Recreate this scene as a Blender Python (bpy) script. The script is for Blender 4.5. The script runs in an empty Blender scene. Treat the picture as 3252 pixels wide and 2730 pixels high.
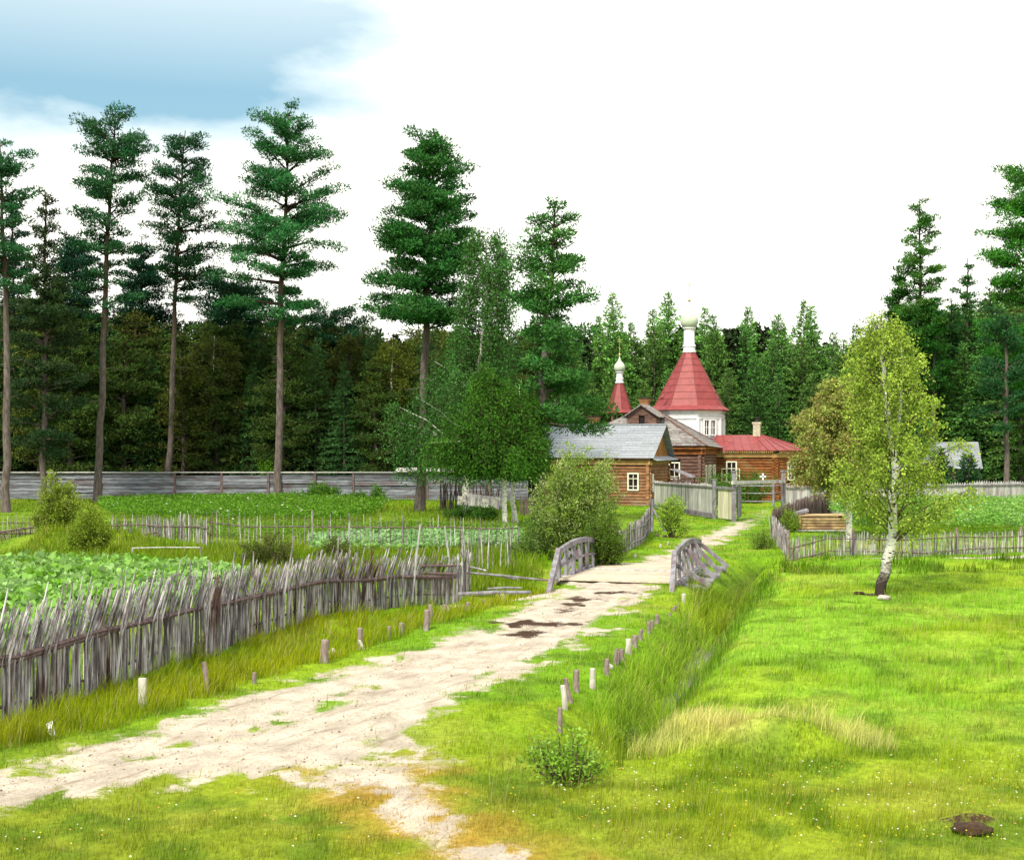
import bpy, math, random
import numpy as np
from mathutils import Vector, Matrix
S = bpy.context.scene
COL = S.collection
R = math.radians
rng = np.random.default_rng(11)
random.seed(5)

# ---------------------------------------------------------------- camera
HC = 3.8          # eye height
F = 2885.0        # focal length in units of a 2100-wide picture
cam_d = bpy.data.cameras.new('camera'); cam = bpy.data.objects.new('camera', cam_d); COL.objects.link(cam)
cam.location = (0, 0, HC); cam.rotation_euler = (R(90), 0, 0)
cam_d.sensor_width = 36; cam_d.lens = 36 * F / 2100; cam_d.shift_y = 33.5 / 2100
cam_d.clip_end = 3000; S.camera = cam
# ---------------------------------------------------------------- sky, sun, exposure
W = bpy.data.worlds.new('World'); S.world = W; W.use_nodes = True
SUN_EL, SUN_AZ = 46, 212     # azimuth clockwise from north (+Y)
def world():
    nt = W.node_tree; N = nt.nodes; L = nt.links; N.clear()
    out = N.new('ShaderNodeOutputWorld')
    sky = N.new('ShaderNodeTexSky'); sky.sky_type = 'NISHITA'; sky.sun_disc = False
    sky.sun_elevation = R(SUN_EL); sky.sun_rotation = R(SUN_AZ); sky.air_density = 1.2; sky.dust_density = 1.5
    b1 = N.new('ShaderNodeBackground'); b1.inputs[1].default_value = 0.10
    b2 = N.new('ShaderNodeBackground'); b2.inputs[0].default_value = (1.0, 0.985, 0.90, 1); b2.inputs[1].default_value = 0.50
    b3 = N.new('ShaderNodeBackground'); b3.inputs[0].default_value = (0.17, 0.36, 0.43, 1); b3.inputs[1].default_value = 0.33
    tc = N.new('ShaderNodeTexCoord'); sp = N.new('ShaderNodeSeparateXYZ'); L.new(tc.outputs['Generated'], sp.inputs[0])
    def math_(op, a, b=None, c=None):
        m = N.new('ShaderNodeMath'); m.operation = op
        for i, x in enumerate((a, b, c)):
            if x is None: continue
            if isinstance(x, (int, float)): m.inputs[i].default_value = x
            else: L.new(x, m.inputs[i])
        return m.outputs[0]
    X, Y, Z = sp.outputs
    noi = N.new('ShaderNodeTexNoise'); noi.inputs['Scale'].default_value = 3.2; noi.inputs['Detail'].default_value = 7; noi.inputs['Roughness'].default_value = 0.55
    mp = N.new('ShaderNodeMapping'); mp.inputs['Scale'].default_value = (1, 1, 2.6); mp.inputs['Location'].default_value = (0.4, 0, 0.3)
    L.new(tc.outputs['Generated'], mp.inputs[0]); L.new(mp.outputs[0], noi.inputs[0])
    n = math_('SUBTRACT', noi.outputs[0], 0.5)
    # a bank of blue-grey cloud in the western sky, above ~12 degrees
    a = math_('MULTIPLY', math_('ADD', X, 0.0), -5.2)
    e = math_('MULTIPLY', math_('SUBTRACT', Z, 0.190), 12.0)
    e2 = math_('MINIMUM', e, 0.8)
    m = math_('ADD', math_('MINIMUM', a, math_('ADD', e2, math_('MULTIPLY', a, 0.3))), math_('MULTIPLY', n, 2.4))
    m = math_('MULTIPLY', m, 1.35)
    m = math_('MINIMUM', math_('MAXIMUM', m, 0.0), 1.0)
    sm = N.new('ShaderNodeMath'); sm.operation = 'SMOOTH_MIN'
    # thin the bank again towards the zenith
    th = math_('MULTIPLY', math_('SUBTRACT', Z, 0.24), 9.0)
    th = math_('MINIMUM', math_('MAXIMUM', th, 0.0), 0.72)
    m2 = math_('MULTIPLY', m, math_('SUBTRACT', 1.0, math_('MULTIPLY', th, 0.5)))
    mixA = N.new('ShaderNodeMixShader'); mixA.inputs[0].default_value = 0.78; L.new(b1.outputs[0], mixA.inputs[1]); L.new(b3.outputs[0], mixA.inputs[2])
    mix = N.new('ShaderNodeMixShader'); L.new(m2, mix.inputs[0])
    L.new(b2.outputs[0], mix.inputs[1]); L.new(mixA.outputs[0], mix.inputs[2]); L.new(mix.outputs[0], out.inputs[0])
    L.new(sky.outputs[0], b1.inputs[0])
world()
sd = bpy.data.lights.new('sun', 'SUN'); sd.energy = 1.5; sd.angle = R(10); sd.color = (1, 0.93, 0.76)
sun = bpy.data.objects.new('sun', sd); COL.objects.link(sun)
_az, _el = R(SUN_AZ), R(SUN_EL)
sv = Vector((math.sin(_az) * math.cos(_el), math.cos(_az) * math.cos(_el), math.sin(_el)))
sun.rotation_euler = sv.to_track_quat('Z', 'Y').to_euler(); sun.location = (-30, -40, 60)
S.view_settings.view_transform = 'Standard'; S.view_settings.look = 'None'; S.view_settings.gamma = 1
S.view_settings.exposure = 1.86
S.render.engine = 'CYCLES'
S.cycles.max_bounces = 6; S.cycles.transparent_max_bounces = 8

# ---------------------------------------------------------------- helpers
def P(u, v, Y): return np.array([(u - 1050) / F * Y, Y, HC - (v - 915) / F * Y])
def G(u, v, z=0.0):
    Y = F * (HC - z) / (v - 915.0); return np.array([(u - 1050) / F * Y, Y, z])
def gp(pts, z=0.0): return np.array([G(u, v, z)[:2] for u, v in pts])
def hsh(i, j, s):
    h = (i * 374761393 + j * 668265263 + s * 1442695041) & 0xffffffff
    h = ((h ^ (h >> 13)) * 1274126177) & 0xffffffff
    return ((h ^ (h >> 16)) & 0xffff) / 65535.0
def vnoise(x, y, s=0):
    x = np.asarray(x, float); y = np.asarray(y, float)
    i = np.floor(x).astype(np.int64); j = np.floor(y).astype(np.int64)
    fx = x - i; fy = y - j; fx = fx * fx * (3 - 2 * fx); fy = fy * fy * (3 - 2 * fy)
    return (hsh(i, j, s) * (1 - fx) + hsh(i + 1, j, s) * fx) * (1 - fy) + (hsh(i, j + 1, s) * (1 - fx) + hsh(i + 1, j + 1, s) * fx) * fy
def fbm(x, y, s=0, o=3):
    r = 0; a = 0.5; t = 0
    for k in range(o):
        r = r + a * vnoise(x * 2 ** k, y * 2 ** k, s + k * 17); t += a; a *= 0.5
    return r / t
def sdpoly(x, y, poly):
    d = np.full(np.shape(x), 1e9); ins = np.zeros(np.shape(x), bool); n = len(poly)
    for k in range(n):
        ax, ay = poly[k]; bx, by = poly[(k + 1) % n]
        ex, ey = bx - ax, by - ay; wx, wy = x - ax, y - ay
        t = np.clip((wx * ex + wy * ey) / (ex * ex + ey * ey + 1e-12), 0, 1)
        d = np.minimum(d, (wx - ex * t) ** 2 + (wy - ey * t) ** 2)
        c = ((ay > y) != (by > y)) & (x < (bx - ax) * (y - ay) / (by - ay + 1e-12) + ax)
        ins ^= c
    d = np.sqrt(d); return np.where(ins, d, -d)
def dline(x, y, line):
    d = np.full(np.shape(x), 1e9)
    for k in range(len(line) - 1):
        ax, ay = line[k]; bx, by = line[k + 1]
        ex, ey = bx - ax, by - ay; wx, wy = x - ax, y - ay
        t = np.clip((wx * ex + wy * ey) / (ex * ex + ey * ey), 0, 1)
        d = np.minimum(d, (wx - ex * t) ** 2 + (wy - ey * t) ** 2)
    return np.sqrt(d)
def sstep(a, b, x):
    t = np.clip((x - a) / (b - a), 0, 1); return t * t * (3 - 2 * t)

# ---- the plan of the place (metres), laid out from a survey of the photograph
ROAD = gp([(-350, 1700), (0, 1572), (120, 1545), (230, 1515), (400, 1470), (560, 1412), (700, 1372), (800, 1345), (900, 1318), (1000, 1285),
           (1080, 1243), (1180, 1208), (1168, 1197), (1200, 1178), (1300, 1160), (1345, 1138), (1388, 1121), (1438, 1098), (1502, 1070), (1545, 1052), (1575, 1038),
           (1590, 1042), (1572, 1062), (1500, 1100), (1445, 1128), (1402, 1150), (1383, 1190), (1340, 1205), (1290, 1245), (1215, 1305), (1120, 1350), (1010, 1395), (920, 1435),
           (862, 1485), (850, 1530), (855, 1600), (760, 1632), (600, 1610), (450, 1598), (200, 1615), (0, 1652), (-400, 1800)])
SPUR = gp([(600, 1590), (860, 1560), (900, 1640), (1010, 1690), (1120, 1740), (1200, 1810), (980, 1830), (860, 1730), (700, 1660)])
DITCH = gp([(1585, 1168), (1530, 1190), (1490, 1235), (1452, 1300), (1410, 1370), (1365, 1425), (1315, 1480), (1265, 1545), (1240, 1585)], -0.45)
DITCHL = gp([(-60, 1490), (150, 1440), (420, 1385), (600, 1325), (800, 1275), (930, 1238), (1060, 1216), (1135, 1200)], -0.2)
STREAM = gp([(820, 1190), (960, 1215), (1060, 1213), (1150, 1198), (1330, 1190), (1480, 1212), (1560, 1235)], -0.3)
PATH = gp([(1625, 1150), (1640, 1149), (1800, 1149), (2000, 1144), (2250, 1139)])
BL0, BL1 = np.array([1.30, 39.5]), np.array([2.80, 44.7])
BR0, BR1 = np.array([4.43, 38.4]), np.array([5.97, 44.7])

def roadmask(x, y):
    m = sstep(-0.8, 0.55, sdpoly(x, y, ROAD) + (fbm(x * 1.3, y * 1.3, 3) - .5) * 0.9 + (fbm(x * 5, y * 5, 13) - .5) * .8)
    far = sstep(60, 76, y)
    return m * (1 - 0.55 * far)
def H(x, y):
    x = np.asarray(x, float); y = np.asarray(y, float)
    r = sstep(-0.9, 0.1, sdpoly(x, y, ROAD))
    z = (fbm(x * .25, y * .25, 40) - .5) * 0.20 * (1 - r * .7) + (fbm(x * .9, y * 1.3, 50, 3) - .5) * 0.17 * (1 - .8 * r) + (fbm((x * .916 - y * .4) * 3.0, (x * .4 + y * .916) * .7, 55, 3) - .5) * 0.09 * r
    d = dline(x, y, DITCH); z = z - 0.78 * np.exp(-(d / 0.62) ** 2) * (1 - r)
    d = dline(x, y, DITCHL); z = z - 0.30 * np.exp(-(d / 1.1) ** 2) * (1 - r)
    d = dline(x, y, STREAM); z = z - 0.40 * np.exp(-(d / 1.1) ** 2) * (1 - r)
    # hummocks
    c = G(1590, 1530); z = z + 0.36 * np.exp(-((x - c[0]) / 0.95) ** 2 - ((y - c[1] - .1) / 0.36) ** 2)
    c = G(1390, 1520); z = z + 0.20 * np.exp(-((x - c[0]) / 0.45) ** 2 - ((y - c[1]) / 0.5) ** 2)
    c = G(1990, 1690); z = z + 0.11 * np.exp(-((x - c[0]) / 0.35) ** 2 - ((y - c[1]) / 0.22) ** 2)
    for uu, vv, a, sx, sy in ((210, 1128, .55, 3.2, 1.6), (60, 1125, .3, 2.6, 1.4), (420, 1140, .2, 2, 1.2), (1900, 1158, .15, 6, .8), (1560, 1170, .22, 1.2, .9)):
        c = G(uu, vv); z = z + a * np.exp(-((x - c[0]) / sx) ** 2 - ((y - c[1]) / sy) ** 2)
    z = z - 0.10 * sstep(6, 7.5, x - (y - 20) * .12) * sstep(60, 40, y) * 0
    return z
def at(u, v):
    z = 0.0
    for _ in range(8):
        p = G(u, v, z); z = float(H(p[0], p[1]))
    return np.array([p[0], p[1], z])
def ground(x, y): return np.array([x, y, float(H(x, y))])

# ---- objects
def tag(o, label=None, cat=None, group=None, kind=None):
    if label: o['label'] = label
    if cat: o['category'] = cat
    if group: o['group'] = group
    if kind: o['kind'] = kind
    return o
def thing(name, loc, label, cat, group=None):
    o = bpy.data.objects.new(name, None); COL.objects.link(o); o.location = Vector(loc); o.empty_display_size = .3
    return tag(o, label, cat, group)
def origin(o):
    v = Vector((0, 0, 0))
    while o is not None: v += o.location; o = o.parent
    return v
def link(name, me, mat, parent, smooth=False):
    me.materials.append(mat)
    if smooth: me.polygons.foreach_set('use_smooth', np.ones(len(me.polygons), bool))
    o = bpy.data.objects.new(name, me); COL.objects.link(o)
    if parent is not None: o.parent = parent
    return o
def obj_np(name, V, Fa, mat, parent=None, col=None, smooth=False, loc=None):
    V = np.array(V, dtype=np.float32); Fa = np.asarray(Fa, dtype=np.int32)
    if parent is not None: V = V - np.array(origin(parent), dtype=np.float32)
    elif loc is not None: V = V - np.array(loc, dtype=np.float32)
    me = bpy.data.meshes.new(name); k = Fa.shape[1]
    me.vertices.add(len(V)); me.vertices.foreach_set('co', V.ravel())
    me.loops.add(Fa.size); me.loops.foreach_set('vertex_index', Fa.ravel())
    me.polygons.add(len(Fa)); me.polygons.foreach_set('loop_start', np.arange(0, Fa.size, k, dtype=np.int32))
    me.update(calc_edges=True)
    if col is not None:
        c = np.ones((len(V), 4), np.float32); c[:, :col.shape[1]] = col
        a = me.color_attributes.new('col', 'FLOAT_COLOR', 'POINT'); a.data.foreach_set('color', c.ravel())
    o = link(name, me, mat, parent, smooth)
    if parent is None and loc is not None: o.location = Vector(loc)
    return o
class MB:
    def __init__(s): s.V = []; s.F = []
    def add(s, vs, fs):
        n = len(s.V); s.V += [tuple(float(q) for q in v) for v in vs]; s.F += [tuple(n + i for i in f) for f in fs]
    def beam(s, p0, p1, w, h, up=(0, 0, 1), taper=1.0):
        p0 = Vector(p0); p1 = Vector(p1); d = (p1 - p0).normalized(); up = Vector(up)
        if abs(d.dot(up)) > .98: up = Vector((0, 1, 0))
        a = d.cross(up).normalized(); b = a.cross(d).normalized()
        vs = []
        for p, k in ((p0, 1), (p1, taper)):
            for sa, sb in ((-1, -1), (1, -1), (1, 1), (-1, 1)): vs.append(p + a * sa * w * k / 2 + b * sb * h * k / 2)
        s.add(vs, [(0, 3, 2, 1), (4, 5, 6, 7), (0, 1, 5, 4), (1, 2, 6, 5), (2, 3, 7, 6), (3, 0, 4, 7)])
    def tube(s, pts, rad, n=6):
        pts = [Vector(p) for p in pts]; rad = rad if hasattr(rad, '__len__') else [rad] * len(pts)
        vs = []
        ref = Vector((0, 0, 1)) if abs((pts[-1] - pts[0]).normalized().z) < .9 else Vector((1, 0, 0))
        for i, p in enumerate(pts):
            d = (pts[min(i + 1, len(pts) - 1)] - pts[max(i - 1, 0)]).normalized()
            a = d.cross(ref).normalized(); b = d.cross(a)
            for k in range(n):
                t = 2 * math.pi * k / n; vs.append(p + (a * math.cos(t) + b * math.sin(t)) * rad[i])
        fs = [(i * n + k, i * n + (k + 1) % n, (i + 1) * n + (k + 1) % n, (i + 1) * n + k) for i in range(len(pts) - 1) for k in range(n)]
        fs += [tuple(range(n - 1, -1, -1)), tuple((len(pts) - 1) * n + k for k in range(n))]
        s.add(vs, fs)
    def lathe(s, c, prof, n=24, ph=0.0):
        vs = []
        for r, z in prof:
            for k in range(n):
                t = ph + 2 * math.pi * k / n; vs.append((c[0] + r * math.sin(t), c[1] - r * math.cos(t), z))
        m = len(prof)
        fs = [(i * n + k, i * n + (k + 1) % n, (i + 1) * n + (k + 1) % n, (i + 1) * n + k) for i in range(m - 1) for k in range(n)]
        fs += [tuple(range(n - 1, -1, -1)), tuple((m - 1) * n + k for k in range(n))]
        s.add(vs, fs)
    def slab(s, pts, t=0.06):
        pts = [Vector(p) for p in pts]; n = (pts[1] - pts[0]).cross(pts[2] - pts[0]).normalized()
        if n.z < 0: pts = pts[::-1]; n = -n
        m = len(pts); vs = pts + [p - n * t for p in pts]
        s.add(vs, [tuple(range(m)), tuple(range(2 * m - 1, m - 1, -1))] + [(i, i + m, (i + 1) % m + m, (i + 1) % m) for i in range(m)])
    def prism(s, pts, vec):
        pts = [Vector(p) for p in pts]; vec = Vector(vec); m = len(pts); vs = pts + [p + vec for p in pts]
        s.add(vs, [tuple(range(m)), tuple(range(2 * m - 1, m - 1, -1))] + [(i, i + m, (i + 1) % m + m, (i + 1) % m) for i in range(m)])
    def build(s, name, mat, parent=None, smooth=False, loc=None):
        o0 = origin(parent) if parent is not None else (Vector(loc) if loc is not None else Vector((0, 0, 0)))
        me = bpy.data.meshes.new(name)
        me.from_pydata([(v[0] - o0.x, v[1] - o0.y, v[2] - o0.z) for v in s.V], [], s.F); me.update()
        o = link(name, me, mat, parent, smooth)
        if parent is None: o.location = o0
        return o
def copy_tree(o, parent=None):
    c = o.copy(); COL.objects.link(c); c.parent = parent
    for ch in list(o.children): copy_tree(ch, c)
    return c

# ---------------------------------------------------------------- materials
def newmat(name):
    m = bpy.data.materials.new(name); m.use_nodes = True; nt = m.node_tree
    return m, nt, nt.nodes, nt.links, nt.nodes['Principled BSDF']
def mixc(N, L, f, a, b, bt='MIX'):
    m = N.new('ShaderNodeMix'); m.data_type = 'RGBA'; m.blend_type = bt
    for s_, x in ((0, f), (6, a), (7, b)):
        if isinstance(x, (int, float)): m.inputs[s_].default_value = x
        elif isinstance(x, (tuple, list)): m.inputs[s_].default_value = (*x, 1)
        else: L.new(x, m.inputs[s_])
    return m.outputs[2]
def noise(N, L, scale, detail=4, sc=(1, 1, 1), rough=.6, coord='Object'):
    tc = N.new('ShaderNodeTexCoord'); mp = N.new('ShaderNodeMapping'); mp.inputs['Scale'].default_value = sc
    n = N.new('ShaderNodeTexNoise'); n.inputs['Scale'].default_value = scale; n.inputs['Detail'].default_value = detail; n.inputs['Roughness'].default_value = rough
    L.new(tc.outputs[coord], mp.inputs[0]); L.new(mp.outputs[0], n.inputs[0]); return n.outputs[0]
def ramp(N, L, x, a, b):
    r = N.new('ShaderNodeMapRange'); r.inputs[1].default_value = a; r.inputs[2].default_value = b; r.interpolation_type = 'SMOOTHSTEP'
    L.new(x, r.inputs[0]); return r.outputs[0]
def surf(name, c1, c2, scale=6, sc=(1, 1, 1), rough=.85, isl=.35, c3=None, bump=.3, lo=.35, hi=.65, metal=0, fine=None):
    m, nt, N, L, bs = newmat(name)
    n1 = noise(N, L, scale, 5, sc)
    c = mixc(N, L, ramp(N, L, n1, lo, hi), c1, c2)
    if c3:
        n2 = noise(N, L, scale * .23, 3, sc); c = mixc(N, L, ramp(N, L, n2, .5, .68), c, c3)
    if isl:
        g = N.new('ShaderNodeNewGeometry'); mr = N.new('ShaderNodeMapRange'); mr.inputs[3].default_value = 1 - isl; mr.inputs[4].default_value = 1 + isl * .8
        L.new(g.outputs['Random Per Island'], mr.inputs[0])
        vm = N.new('ShaderNodeVectorMath'); vm.operation = 'SCALE'; L.new(c, vm.inputs[0]); L.new(mr.outputs[0], vm.inputs['Scale']); c = vm.outputs[0]
    L.new(c, bs.inputs['Base Color']); bs.inputs['Roughness'].default_value = rough; bs.inputs['Metallic'].default_value = metal
    bs.inputs['Specular IOR Level'].default_value = .25
    if bump:
        b = N.new('ShaderNodeBump'); b.inputs['Strength'].default_value = bump; b.inputs['Distance'].default_value = .03
        L.new(noise(N, L, scale * 3, 4, sc), b.inputs['Height']); L.new(b.outputs[0], bs.inputs['Normal'])
    return m
def leafmat(name, trans=.35, objvar=.0, hue=None):
    m, nt, N, L, bs = newmat(name)
    a = N.new('ShaderNodeAttribute'); a.attribute_name = 'col'; c = a.outputs['Color']
    if objvar:
        oi = N.new('ShaderNodeObjectInfo'); mr = N.new('ShaderNodeMapRange'); mr.inputs[3].default_value = 1 - objvar; mr.inputs[4].default_value = 1 + objvar
        L.new(oi.outputs['Random'], mr.inputs[0]); vm = N.new('ShaderNodeVectorMath'); vm.operation = 'SCALE'; L.new(c, vm.inputs[0]); L.new(mr.outputs[0], vm.inputs['Scale']); c = vm.outputs[0]
    d = N.new('ShaderNodeBsdfDiffuse'); t = N.new('ShaderNodeBsdfTranslucent'); L.new(c, d.inputs[0]); L.new(c, t.inputs[0])
    mx = N.new('ShaderNodeMixShader'); mx.inputs[0].default_value = trans; L.new(d.outputs[0], mx.inputs[1]); L.new(t.outputs[0], mx.inputs[2])
    N.remove(bs); L.new(mx.outputs[0], N['Material Output'].inputs[0]); return m
M = {}
M['leaf'] = leafmat('foliage', .35, 0); M['needle'] = leafmat('needles', .12, .25); M['grass'] = leafmat('grass_blades', .4, 0)
M['grey_v'] = surf('weathered_stakes', (.41, .39, .41), (.15, .12, .13), 9, (1, 1, .25), c3=(.09, .045, .04), isl=.72)
M['grey_h'] = surf('weathered_boards', (.20, .215, .26), (.10, .095, .125), 5, (.25, 1, 2), c3=(.10, .07, .08), isl=.45)
M['pale_v'] = surf('pale_planks', (.50, .50, .47), (.32, .30, .30), 7, (2, 2, .2), c3=(.24, .20, .22), isl=.28)
M['yellow_v'] = surf('fresh_planks', (.62, .58, .42), (.42, .38, .30), 6, (2, 2, .2), isl=.3)
M['deck'] = surf('sandy_deck', (.56, .48, .38), (.42, .35, .28), 5, (1, 3, 1), isl=.08)
M['grey_beam'] = surf('silvered_timber', (.25, .245, .28), (.14, .125, .145), 6, (1, 1, .5), c3=(.15, .10, .12), isl=.2)
M['dark_wattle'] = surf('brown_wattle', (.16, .11, .12), (.08, .05, .05), 9, (1, 1, .3), isl=.4)
M['log_cabin'] = surf('brown_logs', (.32, .165, .085), (.20, .09, .045), 3, (1, 1, 2), c3=(.27, .20, .15), isl=.22)
M['log_orange'] = surf('orange_logs', (.25, .090, .026), (.13, .042, .013), 3, (1, 1, 2), c3=(.22, .12, .05), isl=.22)
M['log_dark'] = surf('dark_logs', (.18, .10, .075), (.09, .05, .045), 3, (1, 1, 2), c3=(.20, .13, .10), isl=.2)
M['plate'] = surf('ochre_beam', (.40, .25, .10), (.30, .17, .07), 3, isl=.1)
M['gable'] = surf('gable_boards', (.30, .14, .035), (.19, .08, .02), 6, (3, 3, .3), isl=.25)
M['shingle_pale'] = surf('silver_shingles', (.31, .335, .38), (.235, .25, .29), 9, (1, 1, 1), c3=(.28, .30, .33), isl=.14, lo=.4, hi=.6)
M['shingle_dark'] = surf('mossy_shingles', (.27, .27, .25), (.15, .12, .13), 6, (1, 1, 1), c3=(.14, .09, .10), isl=.2)
M['red'] = surf('red_roof_paint', (.27, .052, .055), (.20, .038, .042), 2.5, rough=.5, isl=.06, bump=.05)
M['red_seam'] = surf('red_roof_seams', (.235, .055, .055), (.20, .045, .045), 2, rough=.5, isl=0, bump=0)
M['white'] = surf('white_paint', (.80, .80, .82), (.72, .73, .76), 4, rough=.6, isl=.03, bump=.05)
M['trim'] = surf('cream_trim', (.74, .72, .62), (.62, .60, .50), 5, isl=.05, bump=.05)
M['green_dome'] = surf('pale_green_dome', (.50, .56, .45), (.43, .50, .39), 3, rough=.35, isl=.03, bump=.03)
M['gilt'] = surf('gilt', (.55, .42, .18), (.45, .35, .15), 3, rough=.4, isl=0, bump=0, metal=.3)
M['brick'] = surf('chimney_brick', (.30, .15, .07), (.20, .10, .05), 8, isl=.15)
M['plaster'] = surf('chimney_plaster', (.50, .46, .34), (.36, .32, .26), 6, isl=.1)
M['iron'] = surf('dark_iron', (.05, .04, .04), (.03, .03, .03), 5, isl=0)
M['dark'] = surf('dark_interior', (.02, .012, .012), (.012, .01, .01), 3, isl=0, bump=0)
M['stone'] = surf('pale_stone', (.48, .42, .38), (.34, .30, .28), 6, isl=0)
M['sawn'] = surf('fresh_sawn_logs', (.50, .37, .19), (.32, .20, .10), 5, (1, 1, 1), c3=(.22, .13, .08), isl=.3)
M['stake'] = surf('post_wood', (.26, .20, .19), (.13, .085, .085), 9, (1, 1, .35), c3=(.36, .33, .32), isl=.3)
M['stakepale'] = surf('pale_post_wood', (.52, .50, .46), (.34, .30, .28), 9, (1, 1, .35), isl=.2)
def glassmat():
    m, nt, N, L, bs = newmat('window_glass'); bs.inputs['Base Color'].default_value = (.02, .012, .014, 1); bs.inputs['Roughness'].default_value = .12
    bs.inputs['Specular IOR Level'].default_value = .35; return m
M['glass'] = glassmat()
def barkmat(name, birch=False, low=(.13, .10, .085), high=(.26, .13, .06), zc=9):
    m, nt, N, L, bs = newmat(name); bs.inputs['Roughness'].default_value = .9; bs.inputs['Specular IOR Level'].default_value = .15
    if birch:
        n1 = noise(N, L, 7, 3, (1, 1, 3.2)); base = mixc(N, L, ramp(N, L, n1, .56, .61), (.74, .71, .66), (.035, .025, .022))
        tc = N.new('ShaderNodeTexCoord'); sp = N.new('ShaderNodeSeparateXYZ'); L.new(tc.outputs['Object'], sp.inputs[0])
        n2 = noise(N, L, 9, 3, (1, 1, 2.2)); ad = N.new('ShaderNodeMath'); ad.operation = 'ADD'; L.new(sp.outputs[2], ad.inputs[0]); L.new(n2, ad.inputs[1])
        base = mixc(N, L, ramp(N, L, ad.outputs[0], *((.8, 1.6) if zc > 0 else (.1, .3))), (.04, .028, .025), base)
    else:
        n1 = noise(N, L, 4, 5, (2.5, 2.5, .6)); base = mixc(N, L, ramp(N, L, n1, .35, .65), tuple(x * .6 for x in low), tuple(x * 1.25 for x in low))
        n3 = noise(N, L, 4, 5, (2.5, 2.5, .8)); hi = mixc(N, L, ramp(N, L, n3, .35, .65), tuple(x * .6 for x in high), high)
        tc = N.new('ShaderNodeTexCoord'); sp = N.new('ShaderNodeSeparateXYZ'); L.new(tc.outputs['Object'], sp.inputs[0])
        base = mixc(N, L, ramp(N, L, sp.outputs[2], zc, zc + 5), base, hi)
    L.new(base, bs.inputs['Base Color'])
    b = N.new('ShaderNodeBump'); b.inputs['Strength'].default_value = .6; b.inputs['Distance'].default_value = .04
    L.new(noise(N, L, 9, 4, (2, 2, .6)), b.inputs['Height']); L.new(b.outputs[0], bs.inputs['Normal']); return m
M['mole'] = surf('bare_earth', (.075, .04, .02), (.035, .018, .01), 14, isl=0, bump=1.0)
M['bark'] = barkmat('pine_bark', low=(.125, .10, .095), high=(.075, .05, .038)); M['birch'] = barkmat('birch_bark', True); M['birch_white'] = barkmat('white_birch_bark', True, zc=-9); M['twig'] = barkmat('twig_bark', low=(.10, .07, .05), high=(.10, .07, .05))
# ---------------------------------------------------------------- ground
MUD = [gp([(1010, 1275), (1100, 1272), (1150, 1268), (1205, 1278), (1150, 1286), (1060, 1283)]), gp([(1140, 1250), (1180, 1228), (1218, 1222), (1205, 1240), (1150, 1256)]),
       gp([(1045, 1302), (1110, 1296), (1080, 1310)]), gp([(1210, 1212), (1300, 1211), (1290, 1216), (1215, 1216)])]
MEADOW = gp([(1240, 1600), (1330, 1480), (1420, 1370), (1490, 1250), (1560, 1180), (2300, 1150), (2700, 1400), (2700, 2100), (1240, 2100)])
GARDEN = gp([(-400, 1500), (0, 1450), (280, 1367), (520, 1290), (710, 1238), (935, 1215), (1080, 1180), (1090, 1110), (1000, 1040), (-400, 1025)])
def colors(x, y):
    """albedo of the turf (plants themselves: species and dryness), and the bare-soil mask"""
    n = fbm(x * .35, y * .35, 7); n2 = fbm(x * 1.6, y * 1.6, 9); n3 = fbm(x * .9 + 7, y * .9, 91)
    mead = sstep(-.8, .8, sdpoly(x, y, MEADOW)); near = sstep(21, 15.5, y + (n - .5) * 5)
    olive = np.array([.200, .220, .018]); lime = np.array([.220, .390, .030]); fresh = np.array([.150, .290, .012]); gold = np.array([.36, .36, .06]); yel = np.array([.27, .34, .015])
    c = fresh[None] * (1 - mead[:, None]) + lime[None] * mead[:, None]
    c = c * (1 - .75 * near[:, None]) + olive[None] * .75 * near[:, None] * 1.1
    k = sstep(.48, .75, n)[:, None] * .55; c = c * (1 - k) + yel * k
    k = sstep(.47, .70, n2)[:, None] * .65; c = c * (1 - k) + np.array([.075, .155, .010]) * k
    k = (sstep(.58, .8, n3) * .35)[:, None]; c = c * (1 - k) + gold * k
    g = sstep(-1, 1, sdpoly(x, y, GARDEN))[:, None]; c = c * (1 - g * .5) + np.array([.125, .19, .016]) * g * .5
    # golden hay on the hummocks and beside the spur
    for uu, vv, sx, sy in ((1600, 1515, 1.1, .38), (1395, 1500, .5, .4), (1500, 1530, .5, .4)):
        q = G(uu, vv); k = np.exp(-((x - q[0]) / sx) ** 2 - ((y - q[1] - .25) / sy) ** 2)[:, None] * .8; c = c * (1 - k) + np.array([.45, .40, .14]) * k
    s = sstep(-.6, .5, sdpoly(x, y, SPUR) + (fbm(x * 2, y * 2, 5) - .5) * 1.2)[:, None]
    c = c * (1 - s * .7) + np.array([.42, .22, .05]) * s * .7
    sh = sstep(98, 103, y)[:, None]; c = c * (1 - sh) + np.array([.05, .05, .02]) * sh     # darker ground colour in the wood
    return c
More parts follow.
